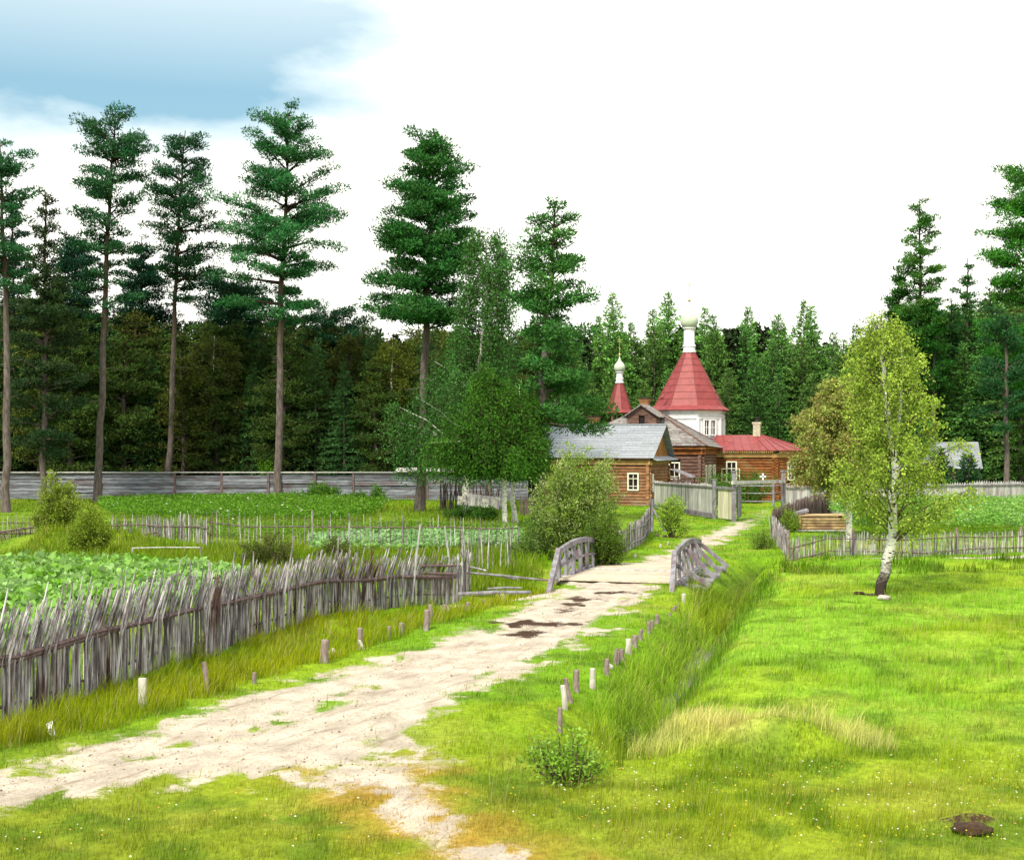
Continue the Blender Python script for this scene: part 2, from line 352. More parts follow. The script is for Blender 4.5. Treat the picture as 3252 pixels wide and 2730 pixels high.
def baremask(x, y):
    r = roadmask(x, y); tuft = sstep(.45, .72, fbm(x * 2.2, y * 1.2, 21)) * .95
    rd = sdpoly(x, y, ROAD)
    # the grassy strip between the wheel tracks in the lower part
    strip = np.exp(-(dline(x, y, gp([(60, 1590), (480, 1508), (640, 1455), (760, 1412)])) / .42) ** 2)
    strip = np.maximum(strip, np.exp(-(dline(x, y, gp([(560, 1590), (700, 1600), (830, 1520)])) / .75) ** 2) * .9)
    r = r * (1 - np.clip(strip * sstep(.35, .75, fbm(x * 2.6, y * 2.6, 33)), 0, 1) * .75) * (1 - tuft * (sstep(.9, .1, rd) * .8))
    s = sstep(-.4, .6, sdpoly(x, y, SPUR)) * sstep(.36, .62, fbm(x * 1.9, y * 1.3, 61)) * .85
    p = sstep(.75, .35, dline(x, y, PATH) + (fbm(x * .6, y * 2, 8) - .5) * .5) * .9
    sand = sstep(1.1, .4, dline(x, y, gp([(960, 1222), (1075, 1219), (1130, 1208)]))) * .75
    trk = sstep(.8, .2, np.abs(sdpoly(x, y, ROAD) - .4)) * sstep(55, 62, y) * 0
    return np.clip(np.maximum(np.maximum(r, s), np.maximum(p, sand)), 0, 1)
def mudmask(x, y):
    m = np.zeros(np.shape(x))
    for q in MUD: m = np.maximum(m, sstep(-.5, .6, sdpoly(x, y, q) + (fbm(x * 3, y * 3, 77, 4) - .5) * 1.6))
    for uu, vv, rx, ry in ((1990, 1695, .30, .14), (1840, 1490, .2, .08), (1790, 1219, .5, .25)):
        q = G(uu, vv); d = ((x - q[0]) / rx) ** 2 + ((y - q[1]) / ry) ** 2; m = np.maximum(m, .7 * sstep(1.8, .2, d + (fbm(x * 6, y * 6, 78) - .5) * 1.6))
    return m
def make_ground():
    inner = np.linspace(-.42, .42, 441); side = .42 + (np.linspace(0, 1, 45)[1:] ** 1.6) * 1.3
    t = np.concatenate([[-90, -12, -4], -side[::-1], inner, side, [4, 12, 90]])
    ys = np.concatenate([[-900, -200, -60, -20, -5, 3, 6, 8, 9.5], np.geomspace(10.8, 150, 540), [170, 200, 260, 400, 900]])
    T, Yg = np.meshgrid(t, ys); X = np.clip(T * np.maximum(Yg, 10), -900, 900); x = X.ravel(); y = Yg.ravel()
    z = H(x, y); near = (y > 0) & (y < 170) & (np.abs(x) < 90); z = np.where(near, z, 0)
    V = np.stack([x, y, z], 1); nx = len(t); ny = len(ys)
    b = baremask(x, y); mu = mudmask(x, y)
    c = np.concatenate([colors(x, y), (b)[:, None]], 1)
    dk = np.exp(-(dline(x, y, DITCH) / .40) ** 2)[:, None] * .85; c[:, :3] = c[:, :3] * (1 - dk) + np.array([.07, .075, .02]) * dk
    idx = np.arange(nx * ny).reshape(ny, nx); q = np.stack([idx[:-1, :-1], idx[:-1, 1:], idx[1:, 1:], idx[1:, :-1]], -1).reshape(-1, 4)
    # split: faces well inside the cart road are the road object
    rm = (sdpoly(x, y, ROAD) > -.05)[q].mean(1) > .5; pm = (dline(x, y, PATH) < .32)[q].mean(1) > .5; pm &= ~rm
    def sub(sel, name, lab):
        f = q[sel]; u, inv = np.unique(f, return_inverse=True)
        o = obj_np(name, V[u], inv.reshape(-1, 4), M['ground'], None, c[u], True)
        a = o.data.attributes.new('mud', 'FLOAT', 'POINT'); a.data.foreach_set('value', mu[u].astype(np.float32)); tag(o, lab, None, None, 'structure')
    sub(~rm & ~pm, 'ground', None); sub(rm, 'road', 'pale sandy cart track with grass tufts and dark mud'); sub(pm, 'path', 'narrow sandy footpath along the garden fence')
def streak(N, L):
    tc = N.new('ShaderNodeTexCoord'); m1 = N.new('ShaderNodeMapping'); m1.inputs['Rotation'].default_value = (0, 0, R(23.6)); m2 = N.new('ShaderNodeMapping'); m2.inputs['Scale'].default_value = (3.2, .55, 1)
    n = N.new('ShaderNodeTexNoise'); n.inputs['Scale'].default_value = 1.3; n.inputs['Detail'].default_value = 7; n.inputs['Roughness'].default_value = .75
    L.new(tc.outputs['Object'], m1.inputs[0]); L.new(m1.outputs[0], m2.inputs[0]); L.new(m2.outputs[0], n.inputs[0]); return n.outputs[0]
def groundmat():
    m, nt, N, L, bs = newmat('turf_and_sand'); bs.inputs['Roughness'].default_value = .95; bs.inputs['Specular IOR Level'].default_value = .1
    a = N.new('ShaderNodeAttribute'); a.attribute_name = 'col'; mu = N.new('ShaderNodeAttribute'); mu.attribute_name = 'mud'
    n1 = noise(N, L, 9, 6, (1, 1, 1), .7); n2 = noise(N, L, 1.6, 5); n3 = noise(N, L, 30, 4, (1, .6, 1), .7)
    g = mixc(N, L, ramp(N, L, n1, .3, .7), (.70, .72, .6), (1.2, 1.2, 1.15)); turf = mixc(N, L, 1.0, a.outputs['Color'], g, 'MULTIPLY')
    sand = mixc(N, L, ramp(N, L, n2, .35, .65), (.58, .50, .42), (.40, .345, .285)); sand = mixc(N, L, ramp(N, L, n3, .50, .72), sand, (.25, .19, .145)); n5 = streak(N, L); sand = mixc(N, L, ramp(N, L, n5, .50, .68), sand, (.27, .215, .165))
    ad = N.new('ShaderNodeMath'); ad.operation = 'ADD'; L.new(a.outputs['Alpha'], ad.inputs[0])
    sb = N.new('ShaderNodeMath'); sb.operation = 'MULTIPLY_ADD'; L.new(n3, sb.inputs[0]); sb.inputs[1].default_value = 1.1; sb.inputs[2].default_value = -.55; 
    s2 = N.new('ShaderNodeMath'); s2.operation = 'MULTIPLY_ADD'; L.new(n1, s2.inputs[0]); s2.inputs[1].default_value = .8; L.new(sb.outputs[0], s2.inputs[2])
    s3 = N.new('ShaderNodeMath'); s3.operation = 'SUBTRACT'; L.new(s2.outputs[0], s3.inputs[0]); s3.inputs[1].default_value = .40
    L.new(s3.outputs[0], ad.inputs[1])
    c = mixc(N, L, ramp(N, L, ad.outputs[0], .30, .70), turf, sand)
    am = N.new('ShaderNodeMath'); am.operation = 'ADD'; L.new(mu.outputs['Fac'], am.inputs[0]); L.new(s3.outputs[0], am.inputs[1])
    c = mixc(N, L, ramp(N, L, am.outputs[0], .35, .75), c, (.055, .03, .02))
    L.new(c, bs.inputs['Base Color'])
    b = N.new('ShaderNodeBump'); b.inputs['Strength'].default_value = .8; b.inputs['Distance'].default_value = .05; L.new(n1, b.inputs['Height'])
    b2 = N.new('ShaderNodeBump'); b2.inputs['Strength'].default_value = .6; b2.inputs['Distance'].default_value = .02; L.new(n3, b2.inputs['Height']); L.new(b.outputs[0], b2.inputs['Normal'])
    L.new(b2.outputs[0], bs.inputs['Normal']); return m
M['ground'] = groundmat(); make_ground()
# water in the ditch and a pool above the bridge
def watermat():
    m, nt, N, L, bs = newmat('still_water'); bs.inputs['Base Color'].default_value = (.10, .10, .08, 1); bs.inputs['Roughness'].default_value = .15; bs.inputs['Specular IOR Level'].default_value = .2
    b = N.new('ShaderNodeBump'); b.inputs['Strength'].default_value = .15; b.inputs['Distance'].default_value = .02; L.new(noise(N, L, 6, 3), b.inputs['Height']); L.new(b.outputs[0], bs.inputs['Normal']); return m
M['water'] = watermat()
def water(name, line, w, z):
    mb = MB(); n = len(line); vs = []
    for i, (x, y) in enumerate(line):
        a = np.array(line[max(i - 1, 0)]); b = np.array(line[min(i + 1, n - 1)]); d = (b - a) / np.linalg.norm(b - a)
        vs += [(x - d[1] * w, y + d[0] * w, z), (x + d[1] * w, y - d[0] * w, z)]
    mb.add(vs, [(2 * i, 2 * i + 1, 2 * i + 3, 2 * i + 2) for i in range(n - 1)]); o = mb.build(name, M['water']); tag(o, kind='structure')
water('water', DITCH[3:6], .75, -.70)

# ---------------------------------------------------------------- grass (stuff)
def blades(x, y, h, w, col, lean=.35, two=False, wind=(.12, 0)):
    n = len(x); z = H(x, y); th = rng.uniform(0, 2 * np.pi, n); az = rng.uniform(0, 2 * np.pi, n); ln = h * lean * rng.uniform(.2, 1.3, n)
    dx, dy = np.cos(az) * ln + wind[0] * h, np.sin(az) * ln + wind[1] * h; sx, sy = np.cos(th) * w / 2, np.sin(th) * w / 2
    b0 = np.stack([x - sx, y - sy, z - .01], 1); b1 = np.stack([x + sx, y + sy, z - .01], 1)
    tip = np.stack([x + dx, y + dy, z + h], 1)
    if not two:
        V = np.stack([b0, b1, tip], 1).reshape(-1, 3); Fq = np.arange(3 * n).reshape(-1, 3); C = np.repeat(col, 3, 0)
    else:
        m0 = np.stack([x + dx * .35 - sx * .8, y + dy * .35 - sy * .8, z + h * .6], 1); m1 = np.stack([x + dx * .35 + sx * .8, y + dy * .35 + sy * .8, z + h * .6], 1)
        V = np.stack([b0, b1, m1, m0, tip], 1).reshape(-1, 3); k = np.arange(n)[:, None] * 5
        Fq = np.concatenate([k + [0, 1, 2], k + [0, 2, 3], k + [3, 2, 4]]); C = np.repeat(col, 5, 0)
    return V, Fq, C
def grow(name, label, n, region=None, h=(.05, .1), w=.006, tmin=-.55, tmax=.55, ymin=11, ymax=100, dens=None, two=False, lean=.35, tint=(1, 1, 1), tadd=(0, 0, 0), wind=(.12, 0), clump=0.5, wref=15.0):
    t = rng.uniform(tmin, tmax, n); y = np.exp(rng.uniform(np.log(ymin), np.log(ymax), n)); x = t * y
    keep = np.ones(n, bool)
    if region is not None: keep &= sdpoly(x, y, region) + (fbm(x * 1.2, y * 1.2, 88) - .5) * .6 > 0
    keep &= (baremask(x, y) * 1.15 < rng.uniform(0, 1, n)) & (mudmask(x, y) < .4)
    keep &= sdpoly(x, y, np.array([BL0, BL1, BR1, BR0])) < 0
    if dens is not None: keep &= rng.uniform(0, 1, n) < dens(x, y)
    x = x[keep]; y = y[keep]; n = len(x)
    c = colors(x, y); g = fbm(x * 3, y * 3, 66)
    hh = rng.uniform(h[0], h[1], n) * (1 + clump * (g - .5) * 3); hh = np.clip(hh, .02, None) * (1 - .5 * sstep(0, .5, baremask(x, y)))
    c = (c * np.array(tint) + np.array(tadd)) * rng.uniform(.7, 1.35, n)[:, None]; k = rng.uniform(0, 1, n)[:, None] < .08; c = np.where(k, np.array([.42, .38, .14]) * .9, c)
    V, Fq, C = blades(x, y, hh, w * y / wref * rng.uniform(.7, 1.3, n), c, lean, two, wind)
    return tag(obj_np(name, V, Fq, M['grass'], None, C), label, 'grass', None, 'stuff')
grow('short_grass', 'short cropped green turf on the verges and meadow', 560000, None, (.03, .085), .0075, clump=1.1)
notroad = lambda x, y: sstep(.3, -1.2, sdpoly(x, y, ROAD)) 
grow('meadow_grass', 'longer lime green meadow grass right of the ditch', 190000, MEADOW, (.08, .20), .0075, tmin=0, ymax=60, dens=lambda x, y: sstep(.38, .62, fbm(x * .8, y * .8, 12)) * sstep(.3, .6, fbm(x * 3, y * 3, 112)) * .95 + .05, tint=(1.1, 1.1, 1.0), clump=.9)
HAY = gp([(1300, 1545), (1330, 1490), (1440, 1470), (1500, 1500), (1600, 1480), (1760, 1500), (1850, 1540), (1700, 1530), (1560, 1512), (1440, 1540)])
grow('hay_grass', 'dry golden standing grass along the low hummocks', 90000, HAY, (.16, .34), .007, tmin=0, ymin=13, ymax=24, two=True, tint=(.6, .6, .6), tadd=(.38, .34, .14), wind=(.2, 0))
BANK = gp([(1165, 1575), (1180, 1490), (1222, 1425), (1295, 1350), (1365, 1285), (1405, 1235), (1450, 1210), (1500, 1215), (1462, 1260), (1410, 1335), (1370, 1385), (1310, 1440), (1255, 1510), (1215, 1590)])
grow('bank_grass', 'long feathery pale grass drooping over the ditch bank', 210000, BANK, (.10, .30), .0065, tmin=0, ymin=14, ymax=45, two=True, lean=.7, tint=(.95, .95, .9), tadd=(.11, .14, .02), wind=(.12, -.1), clump=1.1)
LBANK = gp([(-60, 1500), (0, 1460), (140, 1410), (280, 1372), (420, 1335), (525, 1293), (640, 1262), (760, 1240), (935, 1222), (1060, 1200), (1130, 1195), (1150, 1205), (1040, 1235), (900, 1275), (800, 1315), (690, 1352), (560, 1390), (400, 1440), (230, 1490), (0, 1545), (-80, 1560)])
grow('ditch_grass', 'tall dark green sedge between the wattle fence and the track', 210000, LBANK, (.08, .28), .007, tmax=.1, ymin=15, ymax=48, two=True, lean=.45, tint=(.95, .85, .8), tadd=(.08, .055, 0), wind=(.2, 0), clump=1.0)
DITCHIN = gp([(1240, 1580), (1300, 1500), (1370, 1420), (1440, 1330), (1490, 1250), (1560, 1180), (1600, 1190), (1530, 1270), (1470, 1350), (1400, 1430), (1330, 1510), (1280, 1590)])
grow('ditch_reeds', 'thin upright reeds standing in the ditch water', 70000, DITCHIN, (.14, .36), .006, tmin=0, ymin=14, ymax=42, two=True, lean=.25, tint=(.55, .62, .6))
RGH = gp([(-200, 1195), (0, 1150), (100, 1120), (420, 1135), (640, 1120), (860, 1140), (1080, 1110), (1130, 1140), (1100, 1190), (960, 1200), (700, 1195), (500, 1180)])
grow('rough_grass', 'rough knee high grass in the old garden plots', 130000, RGH, (.15, .4), .0075, tmin=-.6, tmax=.1, ymin=36, ymax=62, two=True, tint=(.95, .95, .9), tadd=(.01, .015, 0))
WOODEDGE = gp([(-300, 1060), (200, 1045), (560, 1040), (860, 1062), (1000, 1085), (1040, 1085), (1100, 1070), (1060, 1030), (820, 1028), (-300, 1026)])
grow('yard_grass', 'uneven grass under the tall pines by the plank fence', 50000, WOODEDGE, (.12, .35), .0075, tmin=-.6, tmax=.1, ymin=60, ymax=100, tint=(1, .95, .9))
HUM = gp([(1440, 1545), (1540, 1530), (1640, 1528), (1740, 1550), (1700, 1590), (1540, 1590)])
grow('hummock_grass', 'grass on the near face of the hummock, tinted dark as painted shade', 26000, HUM, (.04, .10), .0075, tmin=0, ymin=13, ymax=22, tint=(.5, .62, .6))  # blade colour darkened to paint the shaded side of the mound
grow('seeding_grass', 'scattered taller seeding grass stems in the meadow', 9000, None, (.16, .34), .006, ymin=12, ymax=40, two=True, tint=(.7, .7, .6), tadd=(.10, .08, .03), dens=lambda x, y: sstep(.45, .65, fbm(x * .5, y * .5, 144)))
TUSS = gp([(1545, 1160), (1700, 1156), (2150, 1150), (2200, 1170), (1900, 1178), (1600, 1182), (1530, 1190)])
grow('tussock_grass', 'coarse dark tussocks along the lower side of the footpath', 60000, TUSS, (.08, .26), .007, tmin=0, ymin=38, ymax=50, two=True, tint=(.55, .62, .6), dens=lambda x, y: sstep(.35, .65, fbm(x * .8, y * .8, 156)), clump=1.2)
STRG = gp([(1415, 1192), (1450, 1182), (1530, 1180), (1545, 1200), (1515, 1235), (1470, 1250), (1425, 1232)])
grow('streamside_grass', 'tall soft olive grass beside the right bridge railing', 70000, STRG, (.22, .55), .007, tmin=0, ymin=28, ymax=46, two=True, lean=.6, tint=(.8, .82, .7), tadd=(.05, .05, .01), wind=(.2, -.1), clump=1.2)
# flowers
def flowers():
    n = 330; v = rng.uniform(1560, 1760, n); u = rng.uniform(1150, 2150, n); n2 = 70
    u = np.concatenate([u, rng.uniform(0, 1100, n2)]); v = np.concatenate([v, rng.uniform(1640, 1760, n2)])
    Yp = F * HC / (v - 915); x = (u - 1050) / F * Yp; z = H(x, Yp) + rng.uniform(.06, .16, len(x))
    s = rng.uniform(.006, .013, len(x)); V = []; k = 6
    for i in range(k): V.append(np.stack([x + np.cos(i * 2 * np.pi / k) * s, Yp + np.sin(i * 2 * np.pi / k) * s, z + .004 * (i % 2) + (np.sin(i * 2.1)) * s * .5], 1))
    V = np.stack(V, 1).reshape(-1, 3); Fq = np.arange(len(V)).reshape(-1, k)
    pal = np.array([[.8, .78, .7], [.75, .55, .04], [.7, .35, .12], [.8, .78, .7], [.75, .6, .08]]); C = np.repeat(pal[rng.integers(0, 5, len(x))], k, 0)
    tag(obj_np('wildflowers', V, Fq, M['leaf'], None, C), 'tiny white and yellow wildflowers dotted over the foreground turf', 'flowers', None, 'stuff')
flowers()
def clods():
    n = 700; u = rng.uniform(0, 1400, n * 3); v = rng.uniform(1200, 1640, n * 3); Y = F * HC / (v - 915); x = (u - 1050) / F * Y; k = (sdpoly(x, Y, ROAD) > .3); x = x[k][:n]; Y = Y[k][:n]; n = len(x); z = H(x, Y); s = rng.uniform(.008, .03, n) * rng.uniform(.4, 1, n)
    o_ = np.array([[1, 0, 0], [-.5, .87, 0], [-.5, -.87, 0], [0, 0, .8]]); V = (np.stack([x, Y, z], 1)[:, None] + o_[None] * s[:, None, None] * rng.uniform(.6, 1.4, (n, 4, 1))).reshape(-1, 3); i = np.arange(n)[:, None] * 4
    Fq = np.concatenate([i + [0, 1, 3], i + [1, 2, 3], i + [2, 0, 3]]); C = np.repeat(np.array([.30, .24, .18])[None] * rng.uniform(.3, 1.2, n)[:, None], 4, 0); tag(obj_np('clods', V, Fq, M['leaf'], None, C), 'small clods and pebbles scattered on the sandy track', 'pebbles', None, 'stuff')
clods()
# ---------------------------------------------------------------- plants
def unit(a): return a / (np.linalg.norm(a, axis=-1, keepdims=True) + 1e-9)
def quads(Pt, D, L, Wd, rg):
    n = len(Pt); N_ = unit(rg.normal(size=(n, 3))); Sd = unit(np.cross(D, N_)); L = L[:, None]; Wd = Wd[:, None]
    V = np.stack([Pt, Pt + D * L * .5 + Sd * Wd * .5, Pt + D * L, Pt + D * L * .5 - Sd * Wd * .5], 1).reshape(-1, 3)
    return V, np.arange(4 * n).reshape(-1, 4)
def path_at(pts, z):
    pts = np.asarray(pts); return np.array([np.interp(z, pts[:, 2], pts[:, 0]), np.interp(z, pts[:, 2], pts[:, 1]), z])
def trunk_curve(base, pts, wob=.04):
    """pts: list of world points from base to top; resample smoothly"""
    pts = np.asarray(pts, float); n = 26 if wob < .03 else 16; z = np.linspace(pts[0, 2], pts[-1, 2], n)
    n = len(z); out = np.stack([np.interp(z, pts[:, 2], pts[:, 0]), np.interp(z, pts[:, 2], pts[:, 1]), z], 1)
    out[1:-1, :2] = out[1:-1, :2] * .5 + (out[:-2, :2] + out[2:, :2]) * .25
    out[1:-1, :2] += rng.normal(size=(n - 2, 2)) * wob; return out
def conifer(name, label, base, tpts, prof, seed, r0=.25, col=(.03, .085, .035), whorl=.75, nl=6, pads=4.0, npad=100, padr=.62, upt=.45, upb=-.05, group=None, bark='bark', sparse=1.0, bare=8, cat='tree', nsz=1.0):
    """pine-like tree. prof: rows (z, left reach, right reach) from crown top to bottom (z above base)"""
    rg = np.random.default_rng(seed); base = np.array(base, float)
    root = thing(name, base, label, cat, group)
    tp = trunk_curve(base, [base] + [np.array(q) for q in tpts]); Ht = tp[-1, 2] - base[2]
    mb = MB(); zz = (tp[:, 2] - base[2]) / Ht; rad = r0 * (1 - zz) ** .75 + .03; rad[0] *= 1.25
    mb.tube([base + [0, 0, -.3]] + list(tp), [rad[0] * 1.3] + list(rad), 9)
    prof = np.array(prof, float); prof = prof[np.argsort(prof[:, 0])]
    zlo, zhi = prof[0, 0], prof[-1, 0]; z = zlo; PV = []; PD = []; PC = []; PL = []
    while z < zhi - .55:
        f = (z - zlo) / (zhi - zlo); k = max(3, int(nl * rg.uniform(.7, 1.2) * (1 - .3 * f))); a0 = rg.uniform(0, 6.28)
        Lr, Rr = np.interp(z, prof[:, 0], prof[:, 1]), np.interp(z, prof[:, 0], prof[:, 2])
        for i in range(k):
            az = a0 + i * 6.283 / k + rg.normal() * .25; ca = math.cos(az); rr = (Lr + Rr) / 2 + (Rr - Lr) / 2 * ca
            rr *= rg.uniform(.6, 1.16)
            if rg.uniform() > sparse: rr *= .35
            if rr < .15: continue
            zj = z + rg.normal() * whorl * .45; s = path_at(tp, min(base[2] + zj - rr * .12, tp[-1, 2])); up = upb + (upt - upb) * f + rg.normal() * .13
            e = s + np.array([ca * rr, math.sin(az) * rr, rr * up + rr * .12]); mid = (s + e) / 2 + np.array([0, 0, rr * (.10 - .05 * (1 - f))]) + rg.normal(size=3) * .05 * rr
            mb.tube([s, mid, e], [max(.02, .035 * rr ** .7 + .012) * (1.2 if rr > 2 else 1), .022 + .006 * rr, .01], 4)
            npd = max(2, int(pads * rr ** .75 + .5))
            for j in range(npd):
                t = 1 - (j / npd) * (.72 if rr > 1 else .95); t = np.clip(t + rg.normal() * .05, .1, 1.03)
                c = (1 - t) ** 2 * s + 2 * t * (1 - t) * mid + t * t * e; lat = np.array([-math.sin(az), ca, 0]); c = c + lat * rg.normal() * .30 * rr * (1.1 - t * .6) * .75 + np.array([0, 0, .08])
                pr = padr * rg.uniform(.6, 1.15) * min(1, .28 + rr * .32); n = int(npad * (pr / padr) ** 1.3)
                q = unit(rg.normal(size=(n, 3))) * (rg.uniform(.25, 1, (n, 1)) ** .45) * pr; q[:, 2] *= rg.uniform(.38, .75)
                PV.append(c + q); d = unit(q * np.array([1, 1, .6]) / pr + rg.normal(size=(n, 3)) * .6 + np.array([0, 0, .45])); PD.append(d)
                v = rg.uniform(.75, 1.3) ; PC.append(np.array(col)[None] * (v * rg.uniform(.6, 1.45, n))[:, None] * np.array([1 + .3 * rg.normal() * .4, 1, 1])); PL.append(np.full(n, nsz))
        z += whorl * rg.uniform(.75, 1.25) * (1 - .45 * f)
    # dead snags below the crown
    for i in range(bare):
        z = rg.uniform(.45, 1) * zlo; s = path_at(tp, base[2] + z); az = rg.uniform(0, 6.28); l = rg.uniform(.4, 1.5)
        mb.tube([s, s + np.array([math.cos(az) * l, math.sin(az) * l, -.1 * l])], [.03, .01], 4)
    mb.build('trunk', M[bark], root, True)
    PV = np.concatenate(PV); PD = np.concatenate(PD); PC = np.clip(np.concatenate(PC), .004, 1); PL = np.concatenate(PL); n = len(PV)
    V, Fq = quads(PV, PD, rg.uniform(.16, .30, n) * PL, rg.uniform(.045, .09, n) * PL, rg)
    obj_np('crown', V, Fq, M['needle'], root, np.repeat(PC, 4, 0)); return root
def prof_px(Y, base, rows, trunk):
    """rows (v,uL,uR) -> (z,left,right) ; trunk: [(u,v)..]"""
    tv = np.array([t[1] for t in trunk]); tu = np.array([t[0] for t in trunk]); o = np.argsort(tv); out = []
    for v, a, b in rows:
        cu = np.interp(v, tv[o], tu[o]); out.append((HC - (v - 915) / F * Y - base[2], max(.2, (cu - a) / F * Y), max(.2, (b - cu) / F * Y)))
    return out
def spruce(name, label, base, Ht, Rw, seed, col=(.03, .085, .03), group=None, n0=1.0, zb=.04, pw=.85, dens=1.0):
    rg = np.random.default_rng(seed); base = np.array(base, float); root = thing(name, base, label, 'tree', group)
    mb = MB(); lx, ly = rg.normal(size=2) * .012 * Ht; top = base + [lx, ly, Ht]
    mb.tube([base + [0, 0, -.3], base, (base + top) / 2, top], [.16 + .008 * Ht, .14 + .007 * Ht, .09, .015], 7)
    PV = []; PD = []; PC = []; PS = []; z = zb * Ht
    while z < Ht * .99:
        f = z / Ht; rr0 = Rw * (1 - f) ** pw; k = max(3, int(9 * (1 - f) + 3)); a0 = rg.uniform(0, 6.28); c0 = base + (top - base) * f
        for i in range(k):
            az = a0 + i * 6.283 / k + rg.normal() * .2; rr = rr0 * rg.uniform(.6, 1.2) + .16; sag = -.28 + .5 * f
            e = c0 + np.array([math.cos(az) * rr, math.sin(az) * rr, rr * sag])
            mb.tube([c0, e], [.03, .008], 3)
            n = int((8 + 26 * rr) * dens); t = rg.uniform(.12, 1.02, n)[:, None]; q = c0 * (1 - t) + e * t
            lat = np.array([-math.sin(az), math.cos(az), 0]); q = q + lat * rg.normal(size=(n, 1)) * .18 * rr * (1.15 - t) + rg.normal(size=(n, 3)) * np.array([.06, .06, .10]) + np.array([0, 0, .12]) * rr * t * (1 - t)
            PV.append(q); PD.append(unit(np.array([math.cos(az), math.sin(az), -.25 + f]) + rg.normal(size=(n, 3)) * .55)); PC.append(np.array(col)[None] * (rg.uniform(.7, 1.35) * rg.uniform(.7, 1.3, n))[:, None]); PS.append(np.full(n, min(1, .62 + rr * .3)))
        z += (.34 + .022 * (Ht - z)) * rg.uniform(.8, 1.2) / n0
    mb.build('trunk', M['bark'], root, True); PV = np.concatenate(PV); PD = np.concatenate(PD); PC = np.concatenate(PC); n = len(PV)
    PS = np.concatenate(PS); V, Fq = quads(PV, PD, rg.uniform(.20, .42, n) * PS, rg.uniform(.08, .16, n) * PS, rg)
    obj_np('crown', V, Fq, M['needle'], root, np.repeat(PC, 4, 0)); return root
def leafy(name, label, base, tpts, prof, seed, r0=.12, col=(.10, .19, .02), nlimb=50, twigs=14, leaves=22, lsz=.06, twl=.55, droop=.5, rise=.5, bark='birch', group=None, cat='tree', extra=(), rtop=.015, col2=None, fork=None, fine=1.0, zmin=0, smin=.12):
    """broadleaf tree: limbs -> twigs -> single leaves"""
    rg = np.random.default_rng(seed); base = np.array(base, float); root = thing(name, base, label, cat, group); mb = MB(); TW = MB()
    tp = trunk_curve(base, [base] + [np.array(q) for q in tpts], .02); Ht = tp[-1, 2] - base[2]
    zz = (tp[:, 2] - base[2]) / Ht; rad = r0 * (1 - zz) ** .8 + rtop
    mb.tube([base + [0, 0, -.2]] + list(tp), [rad[0] * 1.25] + list(rad), 10)
    for ex in extra:      # extra stems: list of world points + radius
        pts, r = ex; mb.tube(pts, [r * (1 - .8 * i / (len(pts) - 1)) for i in range(len(pts))], 7)
    prof = np.array(prof, float); prof = prof[np.argsort(prof[:, 0])]; zlo, zhi = prof[0, 0], prof[-1, 0]
    PV = []; PD = []; PC = []
    for i in range(nlimb):
        f = ((i + rg.uniform()) / nlimb); zt = zlo + (zhi - zlo) * f; az = i * 2.399 + rg.normal() * .3; ca, sa = math.cos(az), math.sin(az)
        Lr, Rr = np.interp(zt, prof[:, 0], prof[:, 1]), np.interp(zt, prof[:, 0], prof[:, 2]); rr = ((Lr + Rr) / 2 + (Rr - Lr) / 2 * ca) * rg.uniform(.55, 1.15) * (.42 + 1.1 * float(fbm(az * 1.1 + seed * 3.7, zt * 9.0 / Ht, seed)))
        zs = max(smin * Ht, min(zt - rr * rise, Ht * .97)); s = path_at(tp, base[2] + zs); top = path_at(tp, min(base[2] + zt, tp[-1, 2])); e = np.array([top[0] + ca * rr, top[1] + sa * rr, base[2] + zt])
        mid = s * .5 + e * .5 + np.array([ca, sa, 0]) * rr * .06 + np.array([0, 0, rr * .12]); tr = np.interp(zs / Ht, zz, rad)
        (mb if rr > 1.6 and bark != 'birch' else TW).tube([s, mid, e], [min(tr * .55, .014 * rr + .008), .012 + .004 * rr, .004], 5)
        nt = max(3, int(twigs * (rr / 1.2) ** .7))
        for j in range(nt):
            t = rg.uniform(.3, 1.0) ** .6; c = (1 - t) ** 2 * s + 2 * t * (1 - t) * mid + t * t * e
            d = unit(np.array([ca, sa, .3]) * .7 + rg.normal(size=3) * .75); l = twl * rg.uniform(.5, 1.25); m = max(5, int(leaves * l / twl))
            k = np.linspace(0.05, 1, m)[:, None]; q = c + d * l * k * (1 - .35 * k * droop) + np.array([0, 0, -1]) * droop * l * k ** 2
            (q[-1][2] > base[2] + zmin) and TW.tube([c, q[m // 2], q[-1]], [.006, .004, .002], 3)
            q = q + rg.normal(size=(m, 3)) * (.045 * fine + lsz * .3); PV.append(q); dd = unit(rg.normal(size=(m, 3)) * .8 + d * .4 + np.array([0, 0, -droop * .6])); PD.append(dd)
            cc = np.array(col) if col2 is None or rg.uniform() < .6 else np.array(col2); PC.append(cc[None] * (rg.uniform(.8, 1.2) * rg.uniform(.7, 1.35, m))[:, None])
    mb.build('trunk', M[bark], root, True); 
    PV = np.concatenate(PV); PD = np.concatenate(PD); PC = np.concatenate(PC); n = len(PV)
    kp = PV[:, 2] > base[2] + zmin + rg.uniform(-.35, .35, n); PV = PV[kp]; PD = PD[kp]; PC = PC[kp]; n = len(PV); V, Fq = quads(PV, PD, rg.uniform(.8, 1.3, n) * lsz, rg.uniform(.55, .85, n) * lsz, rg)
    cr = obj_np('crown', V, Fq, M['leaf'], root, np.repeat(PC, 4, 0)); TW.build('twigs', M['twig'], root); return root
